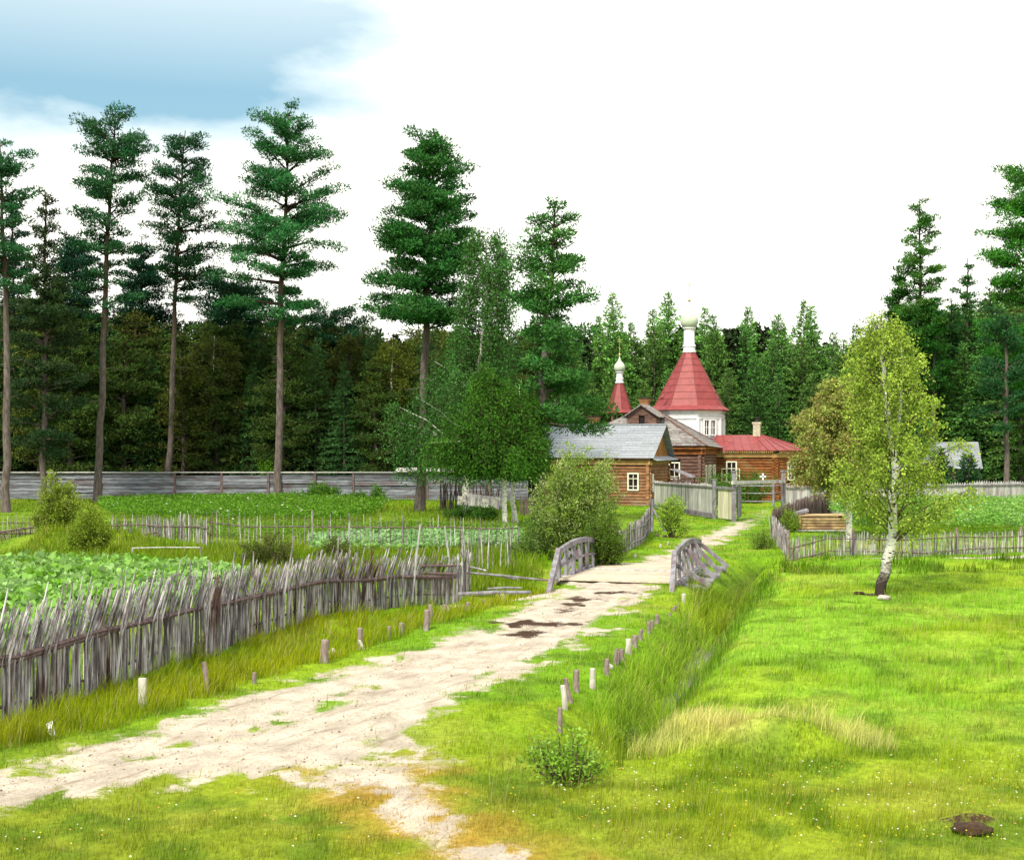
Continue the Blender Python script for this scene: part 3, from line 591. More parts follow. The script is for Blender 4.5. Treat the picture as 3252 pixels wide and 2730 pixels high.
def bush(name, label, base, w, d, h, seed, col, lsz=.06, stems=14, twigs=12, leaves=18, droop=.1, twl=.4, group=None, cat='bush', col2=None, pw=.5, minh=.0):
    rg = np.random.default_rng(seed); base = np.array(base, float); root = thing(name, base, label, cat, group); mb = MB(); PV = []; PD = []; PC = []
    for i in range(stems):
        az = i * 2.399 + rg.normal() * .2; rr = math.sqrt((i + .5) / stems) * rg.uniform(.8, 1.1); hh = h * (1 - .55 * rr ** 2) * rg.uniform(.62, 1.1); rr *= rg.uniform(.7, 1.2)
        e = base + np.array([math.cos(az) * rr * w / 2, math.sin(az) * rr * d / 2, hh]); s = base + np.array([math.cos(az) * rr * w * .08, math.sin(az) * rr * d * .08, -.05]); mid = s * .5 + e * .5 + np.array([math.cos(az) * rr * w * .12, math.sin(az) * rr * d * .12, 0])
        mb.tube([s, mid, e], [.012 + .008 * h, .01 + .003 * h, .004], 5)
        for j in range(twigs):
            t = rg.uniform(minh + .08, 1.0) ** .8; c = (1 - t) ** 2 * s + 2 * t * (1 - t) * mid + t * t * e; dd = unit(np.array([math.cos(az) * rr, math.sin(az) * rr, .75]) + rg.normal(size=3) * .65); l = twl * rg.uniform(.5, 1.2) * min(1, .5 + h * .3)
            m = leaves; k = np.linspace(.05, 1, m)[:, None]; q = c + dd * l * k + np.array([0, 0, -1]) * droop * l * k ** 2; mb.tube([c, q[-1]], [.004, .002], 3)
            q = q + rg.normal(size=(m, 3)) * (.02 + lsz * .6); q[:, 2] = np.maximum(q[:, 2], base[2] + .02); PV.append(q); PD.append(unit(rg.normal(size=(m, 3)) * .7 + dd * .7 + np.array([0, 0, .2])))
            cc = np.array(col) if col2 is None or rg.uniform() < .6 else np.array(col2); PC.append(cc[None] * (rg.uniform(.75, 1.25) * rg.uniform(.7, 1.35, m))[:, None])
    mb.build('stems', M['twig'], root); PV = np.concatenate(PV); PD = np.concatenate(PD); PC = np.concatenate(PC); n = len(PV)
    V, Fq = quads(PV, PD, rg.uniform(.8, 1.4, n) * lsz, rg.uniform(.4, .7, n) * lsz, rg); obj_np('foliage', V, Fq, M['leaf'], root, np.repeat(PC, 4, 0)); return root

# ---- the tall pines standing in front of the plank fence
TEAL = (.030, .100, .040); GRN = (.042, .150, .036)
def tallpine(label, bu, bv, trunk, rows, seed, **k):
    base = at(bu, bv); Y = base[1]; tp = [P(u, v, Y) for u, v in trunk]; tr = [(bu, bv)] + trunk
    return conifer('pine_tree', label, base, tp, prof_px(Y, base, rows, tr), seed, **k)
PG = 'tall pines standing before the plank fence'
tallpine('tall pine cut by the left edge of the photo, plum-brown trunk', 12, 1050, [(14, 900), (12, 600), (0, 295)], [(300, -35, 25), (350, -60, 50), (400, -70, 60), (470, -70, 50), (560, -60, 50)], 101, r0=.21, col=TEAL, group=PG, whorl=1.0)
tallpine('thin sparse topped pine, slender trunk behind left shrub', 86, 1035, [(90, 850), (94, 640), (92, 388)], [(390, 85, 98), (440, 74, 112), (520, 60, 125), (600, 55, 140), (680, 20, 170), (760, 10, 180), (850, 20, 175), (920, 30, 165)], 102, r0=.18, col=(.04, .075, .03), group=PG, sparse=.8, padr=.5, whorl=.85, nl=7)
tallpine('tall dark pine with layered crown and leaning reddish trunk, second highest from left edge', 200, 1030, [(207, 850), (216, 600), (226, 400), (237, 228)], [(232, 205, 262), (262, 175, 290), (300, 160, 298), (345, 150, 305), (372, 112, 300), (420, 122, 300), (455, 150, 270), (510, 165, 285), (560, 150, 262), (620, 180, 270)], 103, r0=.24, col=TEAL, group=PG, whorl=1.1, sparse=.82)
tallpine('tall slim pine with bright narrow trunk between the two widest left pines', 343, 1022, [(352, 850), (358, 640), (366, 450), (380, 268)], [(272, 358, 398), (310, 330, 418), (335, 320, 432), (380, 305, 420), (430, 305, 445), (490, 305, 452), (540, 330, 445), (585, 345, 440), (610, 340, 400)], 104, r0=.21, col=TEAL, group=PG, whorl=.85, sparse=.88)
tallpine('broadest tall pine, straight grey trunk and wide layered crown, centre left', 571, 1025, [(572, 850), (577, 600), (585, 420), (592, 235)], [(238, 570, 608), (262, 545, 632), (300, 512, 628), (345, 500, 690), (385, 500, 665), (430, 480, 708), (480, 450, 715), (520, 440, 715), (560, 455, 660), (600, 455, 665), (640, 480, 640)], 105, r0=.26, col=(.034, .135, .042), group=PG, whorl=1.05, nl=7, sparse=.9)
tallpine('tall full crowned pine with thick trunk left of the weeping birch', 860, 1048, [(868, 850), (878, 600), (886, 420), (890, 275)], [(278, 872, 908), (312, 850, 925), (350, 812, 925), (385, 808, 970), (415, 815, 945), (445, 800, 985), (480, 790, 975), (520, 748, 975), (560, 790, 960), (600, 748, 965), (650, 752, 960)], 106, r0=.27, col=GRN, group=PG, whorl=.72, nl=8, pads=5)
tallpine('shorter pine with rounded tiers rising behind the weeping birch, dark trunk at cabin corner', 1103, 1072, [(1108, 900), (1118, 700), (1130, 560), (1138, 425)], [(428, 1128, 1150), (470, 1095, 1175), (500, 1082, 1190), (540, 1065, 1165), (575, 1050, 1220), (620, 1055, 1200), (660, 1055, 1200), (710, 1080, 1210), (760, 1090, 1225), (820, 1085, 1240), (860, 1095, 1240)], 107, r0=.26, col=(.044, .130, .030), group=PG, whorl=.85, nl=7, pads=4.5, upb=-.2, sparse=.85)
tallpine('big pine cut by the right edge, crown in broad bright tiers', 2118, 1030, [(2116, 800), (2112, 560), (2112, 330)], [(335, 2095, 2130), (400, 2045, 2180), (440, 2050, 2180), (490, 2015, 2200), (540, 2000, 2210), (590, 2030, 2210), (650, 2010, 2210), (720, 2030, 2200), (800, 2040, 2200)], 108, r0=.26, col=(.045, .17, .022), whorl=1.1, nl=7)
def pineY(label, Y, trunk, rows, seed, name='pine_tree', **k):
    bu = trunk[0][0]; x = (bu - 1050) / F * Y; base = ground(x, Y); tp = [P(u, v, Y) for u, v in trunk]
    return conifer(name, label, base, tp, prof_px(Y, base, rows, [(bu, 1000)] + trunk), seed, **k)
pineY('tall airy pine with see-through top above the leaning birch', 104, [(1886, 800), (1888, 600), (1886, 407)], [(410, 1878, 1898), (450, 1862, 1915), (500, 1855, 1930), (550, 1845, 1940), (600, 1850, 1930), (650, 1830, 1935), (720, 1830, 1935)], 111, col=(.06, .17, .03), sparse=.7, r0=.2, whorl=.8, padr=.5)
pineY('dense dark pine shoulder left of the airy pine', 106, [(1845, 800), (1843, 545)], [(548, 1835, 1850), (600, 1822, 1865), (660, 1815, 1880), (740, 1810, 1880)], 112, col=(.04, .14, .022), nl=8, r0=.17)
pineY('dense round-topped pine right of the airy pine', 103, [(1915, 800), (1912, 610)], [(612, 1900, 1925), (650, 1880, 1935), (720, 1875, 1940), (800, 1870, 1945)], 113, col=(.035, .13, .022), nl=8, r0=.17)
pineY('sparse thin pine beside the right edge pine', 108, [(1984, 800), (1984, 529)], [(532, 1978, 1990), (570, 1962, 2002), (620, 1955, 2010), (680, 1950, 2020), (760, 1940, 2030)], 114, col=(.035, .11, .025), sparse=.6, r0=.15, padr=.45)
pineY('narrow dark pine between the sparse pine and the round one', 107, [(1950, 800), (1950, 610)], [(614, 1943, 1957), (660, 1935, 1966), (740, 1925, 1975)], 115, col=(.022, .075, .02), nl=7, r0=.15)
pineY('straight bare pale pine trunk behind the right picket fence', 90, [(2063, 800), (2066, 640)], [(645, 2050, 2080), (700, 2020, 2100), (780, 2000, 2110), (850, 2010, 2105)], 116, col=(.022, .07, .025), r0=.17, bare=3)
pineY('dark pointed pine behind fence, right of the slim trunk pine at left', 112, [(290, 800), (290, 485)], [(490, 280, 300), (530, 262, 318), (580, 245, 338), (640, 235, 345), (700, 235, 350), (780, 225, 355)], 117, col=(.014, .05, .026), nl=8, r0=.2)
pineY('dark heavy pine crown behind fence at far left', 110, [(150, 800), (152, 480)], [(485, 140, 165), (530, 110, 190), (590, 100, 200), (640, 95, 205), (720, 90, 210)], 118, col=(.014, .045, .026), nl=8, r0=.2)
pineY('low broad dark pine behind fence just left of the broadest pine', 112, [(470, 800), (478, 578)], [(582, 440, 520), (610, 395, 560), (645, 385, 570), (700, 400, 560)], 119, col=(.016, .055, .026), nl=8, r0=.2)
pineY('spreading flat topped pine behind fence right of the broadest pine', 114, [(665, 800), (668, 636)], [(640, 640, 700), (670, 610, 740), (710, 600, 770), (760, 600, 760)], 120, col=(.018, .06, .026), nl=8, r0=.2)
pineY('slender dim pine at the far left between two tall pines', 108, [(28, 800), (26, 390)], [(395, 15, 35), (460, 0, 55), (540, -10, 62), (640, -20, 80), (740, -30, 90)], 121, col=(.018, .05, .035), sparse=.65, r0=.16)
# ---- birches and other broadleaf trees
def birch(label, base, trunk, rows, seed, Y=None, **k):
    Y = base[1]; tp = [P(u, v, Y) for u, v in trunk]; bu = base[0] / Y * F + 1050; bv = 915 + (HC - base[2]) / Y * F
    return leafy('birch_tree', label, base, tp, prof_px(Y, base, rows, [(bu, bv)] + trunk), seed, **k)
b0 = at(1805, 1218); YB = b0[1]
birch('leaning white birch alone in the meadow, bright yellow-green crown', b0, [(1810, 1195), (1826, 1120), (1832, 1080), (1829, 1030), (1838, 960), (1829, 900), (1813, 800), (1808, 640)],
      [(645, 1796, 1826), (665, 1778, 1855), (695, 1758, 1892), (740, 1742, 1912), (800, 1738, 1922), (860, 1735, 1930), (915, 1738, 1945), (955, 1715, 1952), (990, 1712, 1950), (1035, 1760, 1940), (1065, 1785, 1930)], 201, r0=.125,
      col=(.33, .44, .07), col2=(.23, .34, .045), nlimb=92, twigs=16, leaves=28, lsz=.068, twl=.5, droop=.55, rise=.75,
      extra=[([P(1831, 935, YB), P(1846, 850, YB - .2), P(1850, 740, YB - .1), P(1846, 690, YB)], .05)])
b1 = at(1742, 1108)
birch('smaller olive-leaved birch with white trunk beside the log crib', b1, [(1740, 1040), (1737, 960), (1728, 860), (1722, 775)],
      [(777, 1712, 1735), (795, 1680, 1775), (830, 1655, 1795), (870, 1632, 1800), (920, 1625, 1800), (960, 1640, 1790), (1000, 1660, 1772)], 202, bark='birch_white', r0=.11, col=(.29, .34, .08), col2=(.30, .27, .09), nlimb=120, twigs=20, leaves=28, lsz=.10, twl=.6, droop=.5, rise=.5)
ba = at(957, 1051)
birch('tall weeping birch with drooping strands right of the full crowned pine', ba, [(955, 1000), (963, 930), (978, 800), (986, 720), (1000, 600), (996, 465)],
      [(466, 985, 1005), (490, 955, 1040), (530, 940, 1050), (560, 960, 1062), (600, 945, 1040), (640, 940, 1050), (680, 925, 1035), (720, 900, 1045), (770, 870, 1040), (830, 842, 1055), (900, 840, 1040), (940, 860, 1030)], 203, smin=.2, bark='birch_white', zmin=1.6, r0=.2, col=(.052, .155, .032), col2=(.075, .18, .05), nlimb=112, twigs=14, leaves=34, lsz=.13, twl=1.7, droop=1.45, rise=.7, fine=2.2)
bb = at(1036, 1080)
birch('white-trunked birch with straight stem, left one of the pair behind the stake fence', bb, [(1033, 1000), (1036, 920), (1020, 840), (995, 752)],
      [(752, 990, 1005), (775, 975, 1020), (805, 955, 1050), (840, 935, 1075), (880, 920, 1095), (920, 900, 1110), (950, 915, 1095), (965, 950, 1060)], 204, smin=.42, bark='birch_white', zmin=2.3, r0=.12, col=(.042, .125, .016), col2=(.065, .16, .02), nlimb=105, twigs=17, leaves=34, lsz=.115, twl=1.25, droop=1.35, rise=.8, fine=1.9)
bc = at(1059, 1074)
birch('white-trunked birch with crooked stem, right one of the pair behind the stake fence', bc, [(1051, 1025), (1054, 950), (1062, 880), (1066, 790)],
      [(792, 1050, 1085), (830, 1030, 1110), (860, 1025, 1125), (900, 1035, 1115), (940, 1028, 1130), (955, 1040, 1105)], 205, smin=.45, bark='birch_white', zmin=2.4, r0=.12, col=(.05, .14, .018), nlimb=60, twigs=16, leaves=32, lsz=.115, twl=1.2, droop=1.3, rise=.8, fine=1.9)
def fbirch(label, Y, trunk, rows, seed, **k):
    base = ground((trunk[0][0] - 1050) / F * Y, Y); return birch(label, base, trunk, rows, seed, **k)
fbirch('rounded dull green birch behind the plank fence between two tall trunks', 106, [(432, 900), (440, 690)], [(692, 425, 455), (720, 395, 490), (780, 372, 525), (850, 360, 540), (910, 370, 535), (950, 400, 520)], 206, r0=.13, col=(.08, .115, .02), col2=(.08, .10, .035), nlimb=55, twigs=14, leaves=24, lsz=.17, twl=1.0, fine=2)
fbirch('olive drooping tree behind the plank fence left of the thick trunk pine', 104, [(800, 900), (805, 690)], [(695, 790, 840), (730, 770, 870), (800, 750, 880), (870, 748, 880), (940, 760, 870)], 207, r0=.13, col=(.09, .12, .018), nlimb=50, twigs=14, leaves=22, lsz=.18, twl=1.1, droop=.9, fine=2)
# ---- woodland behind the fences: individual trees, then the mass beyond
def topv(u):
    return np.interp(u, [-200, 0, 100, 200, 300, 420, 560, 640, 740, 860, 1000, 1150, 1215, 1240, 1300, 1340, 1480, 1560, 1700, 1760, 1830, 2100, 2300], [580, 600, 570, 610, 640, 655, 640, 640, 665, 665, 665, 670, 655, 650, 680, 645, 660, 650, 680, 700, 620, 580, 540])
feat = [  # (u, topv, Y, reach, label)
    (1258, 598, 128, 2.4, 'pointed spruce directly behind the small bell tower'), (1226, 650, 130, 1.9, 'small spruce tip left of the bell tower'),
    (1294, 662, 134, 2.2, 'short spruce between the two domes'), (1342, 630, 132, 2.0, 'slim spruce left of the tent roof church'),
    (1375, 596, 130, 2.8, 'tallest spruce directly left of the large dome'), (1438, 626, 131, 1.9, 'slim spruce just right of the large dome'), (1467, 648, 128, 2.2, 'second spruce right of the large dome'),
    (1535, 630, 131, 2.3, 'pointed spruce above the red hipped annex'), (1505, 668, 134, 1.9, 'lower spruce between the dome and the annex spruce'), (1603, 642, 129, 2.6, 'broad spruce above the chimney of the annex'),
    (1647, 612, 131, 2.0, 'left tip of the paired spruces right of the annex'), (1664, 628, 130, 2.2, 'right tip of the paired spruces right of the annex'), (1706, 680, 133, 2.2, 'low spruce left of the olive birch crown'),
    (1757, 664, 136, 1.8, 'thin distant spruce left of the meadow birch top'), (370, 660, 118, 1.8, 'thin spruce tip in the gap left of the dull green birch'), (92, 560, 113, 1.6, 'narrow spruce tip at far left of the wood'), (722, 668, 118, 1.9, 'small spruce tip in the gap left of the full crowned pine')]
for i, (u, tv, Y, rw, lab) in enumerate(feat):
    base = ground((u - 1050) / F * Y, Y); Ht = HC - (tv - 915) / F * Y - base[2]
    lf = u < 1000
    spruce('spruce_tree', lab, base, Ht, rw * (1.9 if not lf else 1), 300 + i, col=(.12, .27, .055) if not lf else (.016, .042, .022), dens=1.5, n0=1.15, pw=.95)  # spruces behind the church coloured brighter in place of haze
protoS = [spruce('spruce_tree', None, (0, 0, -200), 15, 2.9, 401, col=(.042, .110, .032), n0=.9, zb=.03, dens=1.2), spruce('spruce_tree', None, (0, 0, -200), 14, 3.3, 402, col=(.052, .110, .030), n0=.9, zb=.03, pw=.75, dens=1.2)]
protoP = [conifer('pine_tree', None, (0, 0, -200), [(.3, 0, -194), (.1, .2, -185)], [(2.5, 2.6, 2.4), (6, 3.2, 3.0), (10, 2.4, 2.6), (13.5, 1.3, 1.2), (15, .3, .3)], 403, col=(.046, .080, .018), whorl=.9, nl=7, padr=.7, npad=40, nsz=1.35),
          conifer('pine_tree', None, (0, 0, -200), [(-.2, 0, -194), (.3, .1, -186)], [(3.0, 2.2, 2.8), (7, 3.0, 3.2), (11, 2.0, 2.0), (14, .4, .4)], 404, col=(.064, .084, .018), whorl=.9, nl=7, padr=.7, npad=40, nsz=1.35)]
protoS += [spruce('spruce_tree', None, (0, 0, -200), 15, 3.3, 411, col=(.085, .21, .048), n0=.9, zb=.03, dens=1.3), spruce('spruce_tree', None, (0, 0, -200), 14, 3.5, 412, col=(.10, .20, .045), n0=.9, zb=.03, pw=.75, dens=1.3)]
used = set(); rw = np.random.default_rng(77); cnt = 0
for row, Y in enumerate((103.5, 108.5, 114, 120, 127)):
    u = -90 + row * 31
    while u < 2200:
        inch = 1120 < u < 1720
        Yj = (Y + (20 if inch else 0)) + rw.uniform(-1.5, 1.5); ok = not (inch and row > 2)
        if ok:
            x = (u - 1050) / F * Yj; tv = topv(u) + rw.uniform(0, 55) + (row == 0) * 60; Ht = HC - (tv - 915) / F * Yj
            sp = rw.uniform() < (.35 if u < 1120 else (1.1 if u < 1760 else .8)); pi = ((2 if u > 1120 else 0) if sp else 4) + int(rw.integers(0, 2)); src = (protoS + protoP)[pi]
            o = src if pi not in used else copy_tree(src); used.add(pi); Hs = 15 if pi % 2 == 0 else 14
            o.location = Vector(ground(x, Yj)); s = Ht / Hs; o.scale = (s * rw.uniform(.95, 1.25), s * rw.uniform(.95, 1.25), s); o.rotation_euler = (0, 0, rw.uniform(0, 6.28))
            zn = [(-999, 10, 'left of the first tall pine'), (10, 190, 'between the first and third tall pine trunks'), (190, 343, 'between the leaning pine and the slim bright trunk'), (343, 560, 'between the slim trunk and the broadest pine'), (560, 700, 'just right of the broadest pine trunk'), (700, 860, 'left of the thick trunk by the roofed fence'),
                  (860, 980, 'behind the weeping birch'), (980, 1120, 'behind the pair of white birch trunks'), (1120, 1260, 'behind the cabin and bell tower'), (1260, 1410, 'between the two domes'), (1410, 1560, 'right of the large dome'), (1560, 1720, 'behind the red annex roof'), (1720, 1850, 'behind the meadow birch'), (1850, 1990, 'behind the grey shed'), (1990, 9999, 'behind the right picket fence')]
            zone = next(q for a_, b_, q in zn if a_ <= u < b_); rk = ('at the wood front', 'in the second rank', 'mid wood', 'deep in the wood', 'at the wood back')[row]
            kind = 'spruce' if sp else 'pine'
            tag(o, f'dark {kind} {rk}, {zone}', 'tree', f'dark {kind}s {rk}, {zone}'); cnt += 1
        u += rw.uniform(44, 66) * 112 / Y
byl = {}
for o in COL.objects:
    if o.parent is None and str(o.get('group', '')).startswith('dark '): byl.setdefault(o['label'], []).append(o)
for lab, os_ in byl.items():
    os_.sort(key=lambda o: o.location.x / max(1, o.location.y)); m_ = len(os_)
    if m_ > 1:
        for i, o in enumerate(os_): o['label'] = (['left', 'right'] if m_ == 2 else (['leftmost', 'second', 'third', 'fourth', 'fifth', 'sixth', 'seventh'][:m_ - 1] + ['rightmost']))[i] + ' ' + lab
for i, pr in enumerate(protoS + protoP):
    if i not in used:
        for c in list(pr.children): bpy.data.objects.remove(c)
        bpy.data.objects.remove(pr)
def mass():
    """the rest of the wood: one dense far-off mass of foliage and stems"""
    rg = np.random.default_rng(9); PV = []; PC = []; mb = MB()
    for k in range(230):
        Y = rg.uniform(128, 165); u = rg.uniform(-350, 2500); x = (u - 1050) / F * Y; h = (HC - (topv(u) + rg.uniform(5, 60) + 10 - 915) / F * Y); n = 900
        zf = rg.uniform(.0, 1, n); r = 3.0 * (1 - zf) ** .6 * rg.uniform(.3, 1, n) ** .5; a = rg.uniform(0, 6.28, n); PV.append(np.stack([x + r * np.cos(a), Y + r * np.sin(a), zf * h], 1))
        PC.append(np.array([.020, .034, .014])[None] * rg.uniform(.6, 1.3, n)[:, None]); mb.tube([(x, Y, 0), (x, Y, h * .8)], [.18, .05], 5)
    # young growth and brush under the trees, leaves coloured dark for the shade there
    n = 60000; Y = rg.uniform(103, 132, n); u = rg.uniform(-400, 2500, n); x = (u - 1050) / F * Y; k = fbm(x * .3, Y * .3, 31); keep = ((u < 1080) | (u > 1700) | (Y > 122)) & (k > .38)
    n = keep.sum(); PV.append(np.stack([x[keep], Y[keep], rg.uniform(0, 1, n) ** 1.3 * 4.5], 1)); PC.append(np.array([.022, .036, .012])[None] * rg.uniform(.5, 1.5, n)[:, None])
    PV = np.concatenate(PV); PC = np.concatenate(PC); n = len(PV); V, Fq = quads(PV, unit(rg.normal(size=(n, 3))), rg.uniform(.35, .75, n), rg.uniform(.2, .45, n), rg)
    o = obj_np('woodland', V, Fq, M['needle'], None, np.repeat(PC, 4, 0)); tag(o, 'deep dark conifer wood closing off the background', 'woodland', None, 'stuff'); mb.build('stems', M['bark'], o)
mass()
# ---- bushes
def B(u, v, w, d, h, seed, label, **k):
    return bush('bush', label, at(u, v), w, d, h, seed, **k)
B(1184, 1150, 3.0, 2.1, 3.75, 501, 'large pale green willow bush left of the bridge, taller than the cabin eaves', col=(.20, .31, .05), col2=(.30, .38, .13), lsz=.08, stems=44, twigs=30, leaves=22, twl=.6)
B(1232, 1166, 1.5, 1.2, 1.9, 502, 'dark green bush pressed against the left bridge railing', col=(.085, .155, .02), lsz=.065, stems=22, twigs=20, leaves=20)
B(1100, 1178, 1.6, 1.4, 1.5, 503, 'low spreading willow at the foot of the big willow, left side', col=(.12, .22, .04), col2=(.17, .26, .07), lsz=.06, stems=24, twigs=16, leaves=16)
B(1377, 1101, .95, .8, 1.85, 504, 'slim bright green sapling on the grass before the vertical plank fence', col=(.27, .40, .06), lsz=.075, stems=14, twigs=22, leaves=18, minh=.15, twl=.3)
B(120, 1108, 1.75, 1.4, 2.6, 505, 'taller yellow-green willow shrub on the left knoll', col=(.19, .27, .03), col2=(.24, .30, .06), lsz=.085, stems=34, twigs=28, leaves=18)
B(184, 1143, 1.2, 1.0, 1.75, 506, 'shorter yellow-green shrub in front of the knoll, right of the taller one', col=(.19, .27, .03), lsz=.075, stems=26, twigs=24, leaves=16)
B(548, 1166, 1.9, 1.2, 1.15, 507, 'dark reddish currant bush behind the wattle fence', col=(.08, .10, .025), col2=(.11, .15, .03), lsz=.055, stems=24, twigs=18, leaves=14)
B(688, 1152, 1.25, .9, .75, 508, 'small dull green currant bush right of the dark reddish one', col=(.10, .14, .03), lsz=.055, stems=18, twigs=14, leaves=14)
B(655, 1030, 3.6, 1.2, 1.25, 509, 'broad bright raspberry thicket against the plank fence', col=(.085, .20, .02), lsz=.14, stems=34, twigs=12, leaves=9)
B(732, 1030, 1.7, .9, .75, 510, 'low raspberry clump right of the broad thicket by the plank fence', col=(.09, .20, .02), lsz=.13, stems=14, twigs=10, leaves=8)
B(773, 1031, .9, .7, 1.15, 511, 'narrow upright raspberry clump against the plank fence', col=(.08, .19, .02), lsz=.13, stems=9, twigs=12, leaves=8)
B(1162, 1608, .9, .6, .62, 512, 'leafy alder bush in the foreground at the end of the stake row', col=(.19, .35, .035), col2=(.27, .42, .08), lsz=.05, stems=20, twigs=10, leaves=11, twl=.26)
B(1292, 1540, .35, .3, .38, 513, 'small leafy seedling between the ditch and the golden hay', col=(.15, .27, .03), lsz=.045, stems=7, twigs=8, leaves=8, twl=.15)
B(1617, 1092, .95, .9, 1.05, 514, 'round bush inside the bent corner of the right wattle fence', col=(.19, .29, .04), lsz=.07, stems=16, twigs=14, leaves=14)
B(1562, 1125, .85, .7, .75, 515, 'low weedy shrub outside the right wattle corner', col=(.17, .28, .04), lsz=.06, stems=14, twigs=12, leaves=12)
bush('bush', 'green climbing shrub rising behind the small plank door', ground(12.25, 80), 2.0, 1.4, 2.3, 516, (.08, .19, .025), lsz=.12, stems=16, twigs=12, leaves=12)
bush('bush', 'leafy bush seen through the open gateway behind the rail fence', ground(15.9, 93.5), 3.2, 1.8, 2.2, 517, (.085, .17, .03), lsz=.13, stems=24, twigs=12, leaves=12)
bush('bush', 'bright young broadleaf shrub poking over the plank fence', ground((548 - 1050) / F * 101.5, 101.5), 1.2, 1, 3.4, 518, (.10, .24, .02), lsz=.14, stems=12, twigs=10, leaves=10, minh=.4)
bush('bush', 'dark weeds growing along the front of the old cart', at(955, 1066), 2.6, 1.0, .62, 519, (.045, .12, .02), lsz=.1, stems=30, twigs=10, leaves=10)
bush('bush', 'dark weeds standing beside the straight birch trunk', at(998, 1068), 1.2, .8, .7, 520, (.05, .13, .02), lsz=.1, stems=22, twigs=10, leaves=10)
bush('bush', 'hop bush screening the windows of the grey roofed house', ground(12.9, 90), 2.6, 1.2, 1.9, 521, (.06, .15, .02), lsz=.13, stems=18, twigs=10, leaves=10)
spruce('spruce_tree', 'young spruce in front of the grey shed roof', ground((1925 - 1050) / F * 92, 92), 3.4, 1.5, 601, col=(.035, .10, .03), dens=1.6, n0=1.6)
spruce('spruce_tree', 'young spruce between the grey shed and the bare pine trunk', ground((1985 - 1050) / F * 93, 93), 3.3, 1.3, 602, col=(.035, .095, .035), dens=1.6, n0=1.6)
# ---- crops
def crop(name, label, poly, n, h, lsz, col, col2, plants=1.0, up=.8, seed=1, ww=.6, tips=0):
    rg = np.random.default_rng(seed); lo = poly.min(0); hi = poly.max(0); x = rg.uniform(lo[0], hi[0], n * 3); y = rg.uniform(lo[1], hi[1], n * 3)
    keep = sdpoly(x, y, poly) + (fbm(x * .8, y * .8, 4) - .5) * 1.0 > 0; x = x[keep][:n]; y = y[keep][:n]; n = len(x)
    hh = h * (.55 + .9 * fbm(x * 1.1, y * 1.1, 14)) ; z = H(x, y) + hh * rg.uniform(.25, 1, n) ** .6
    d = rg.normal(size=(n, 3)); d[:, 2] = d[:, 2] * .4 + .15; d = unit(d); N_ = unit(rg.normal(size=(n, 3)) * (1 - up) + np.array([0, -.15, 1]) * up); Sd = unit(np.cross(d, N_)); L = (lsz * rg.uniform(.7, 1.3, n))[:, None]
    Pn = np.stack([x, y, z], 1); tip = Pn + d * L - np.array([0, 0, .25]) * L; V = np.stack([Pn, Pn + d * L * .45 + Sd * L * ww * .5 + N_ * L * .12, tip, Pn + d * L * .45 - Sd * L * ww * .5 + N_ * L * .12], 1).reshape(-1, 3)
    k = np.clip(fbm(x * 2.5, y * 2.5, 24)[:, None] * 1.8 - .4, 0, 1); C = (np.array(col)[None] * (1 - k) + np.array(col2)[None] * k) * rg.uniform(.7, 1.35, n)[:, None]
    if tips: w = rg.uniform(0, 1, n) < tips; C[w] = np.array([.6, .62, .5])
    # two triangles folded along the midrib
    i = np.arange(n)[:, None] * 4; Fq = np.concatenate([i + [0, 1, 2], i + [0, 2, 3]]); return tag(obj_np(name, V, Fq, M['leaf'], None, np.repeat(C, 4, 0)), label, 'crop', None, 'stuff')
crop('potato_plants', 'flowering potato bed before the far plank fence', gp([(205, 1036), (215, 1062), (330, 1068), (520, 1074), (700, 1075), (770, 1058), (800, 1040), (600, 1032), (400, 1030)]), 42000, .62, .14, (.085, .20, .018), (.13, .27, .03), seed=2, up=.5, tips=.012)
crop('potato_plants', 'pale potato bed before the right picket fence', gp([(1760, 1104), (1735, 1075), (1700, 1060), (1760, 1052), (2300, 1050), (2350, 1102)]), 50000, 1.0, .14, (.13, .30, .03), (.27, .46, .13), seed=3, up=.5, tips=.02)
crop('burdock_leaves', 'broad pale blue-green leaves filling the plot behind the wattle fence', gp([(-300, 1175), (0, 1168), (180, 1162), (330, 1170), (430, 1172), (500, 1182), (480, 1212), (300, 1262), (100, 1310), (-300, 1400)]), 14000, .34, .22, (.14, .32, .02), (.30, .46, .18), seed=4, up=.45, ww=.95)
crop('cabbage_plants', 'rows of pale cabbages beyond the thin stake fence', gp([(640, 1108), (1075, 1100), (1070, 1130), (640, 1138)]), 9000, .32, .19, (.17, .33, .08), (.26, .42, .20), seed=5, up=.6, ww=.85)
crop('garden_weeds', 'thick low weeds behind the stake fence in the middle garden', gp([(215, 1078), (900, 1082), (1060, 1085), (1060, 1100), (640, 1108), (220, 1105)]), 26000, .3, .10, (.12, .23, .025), (.16, .27, .03), seed=6, up=.5)
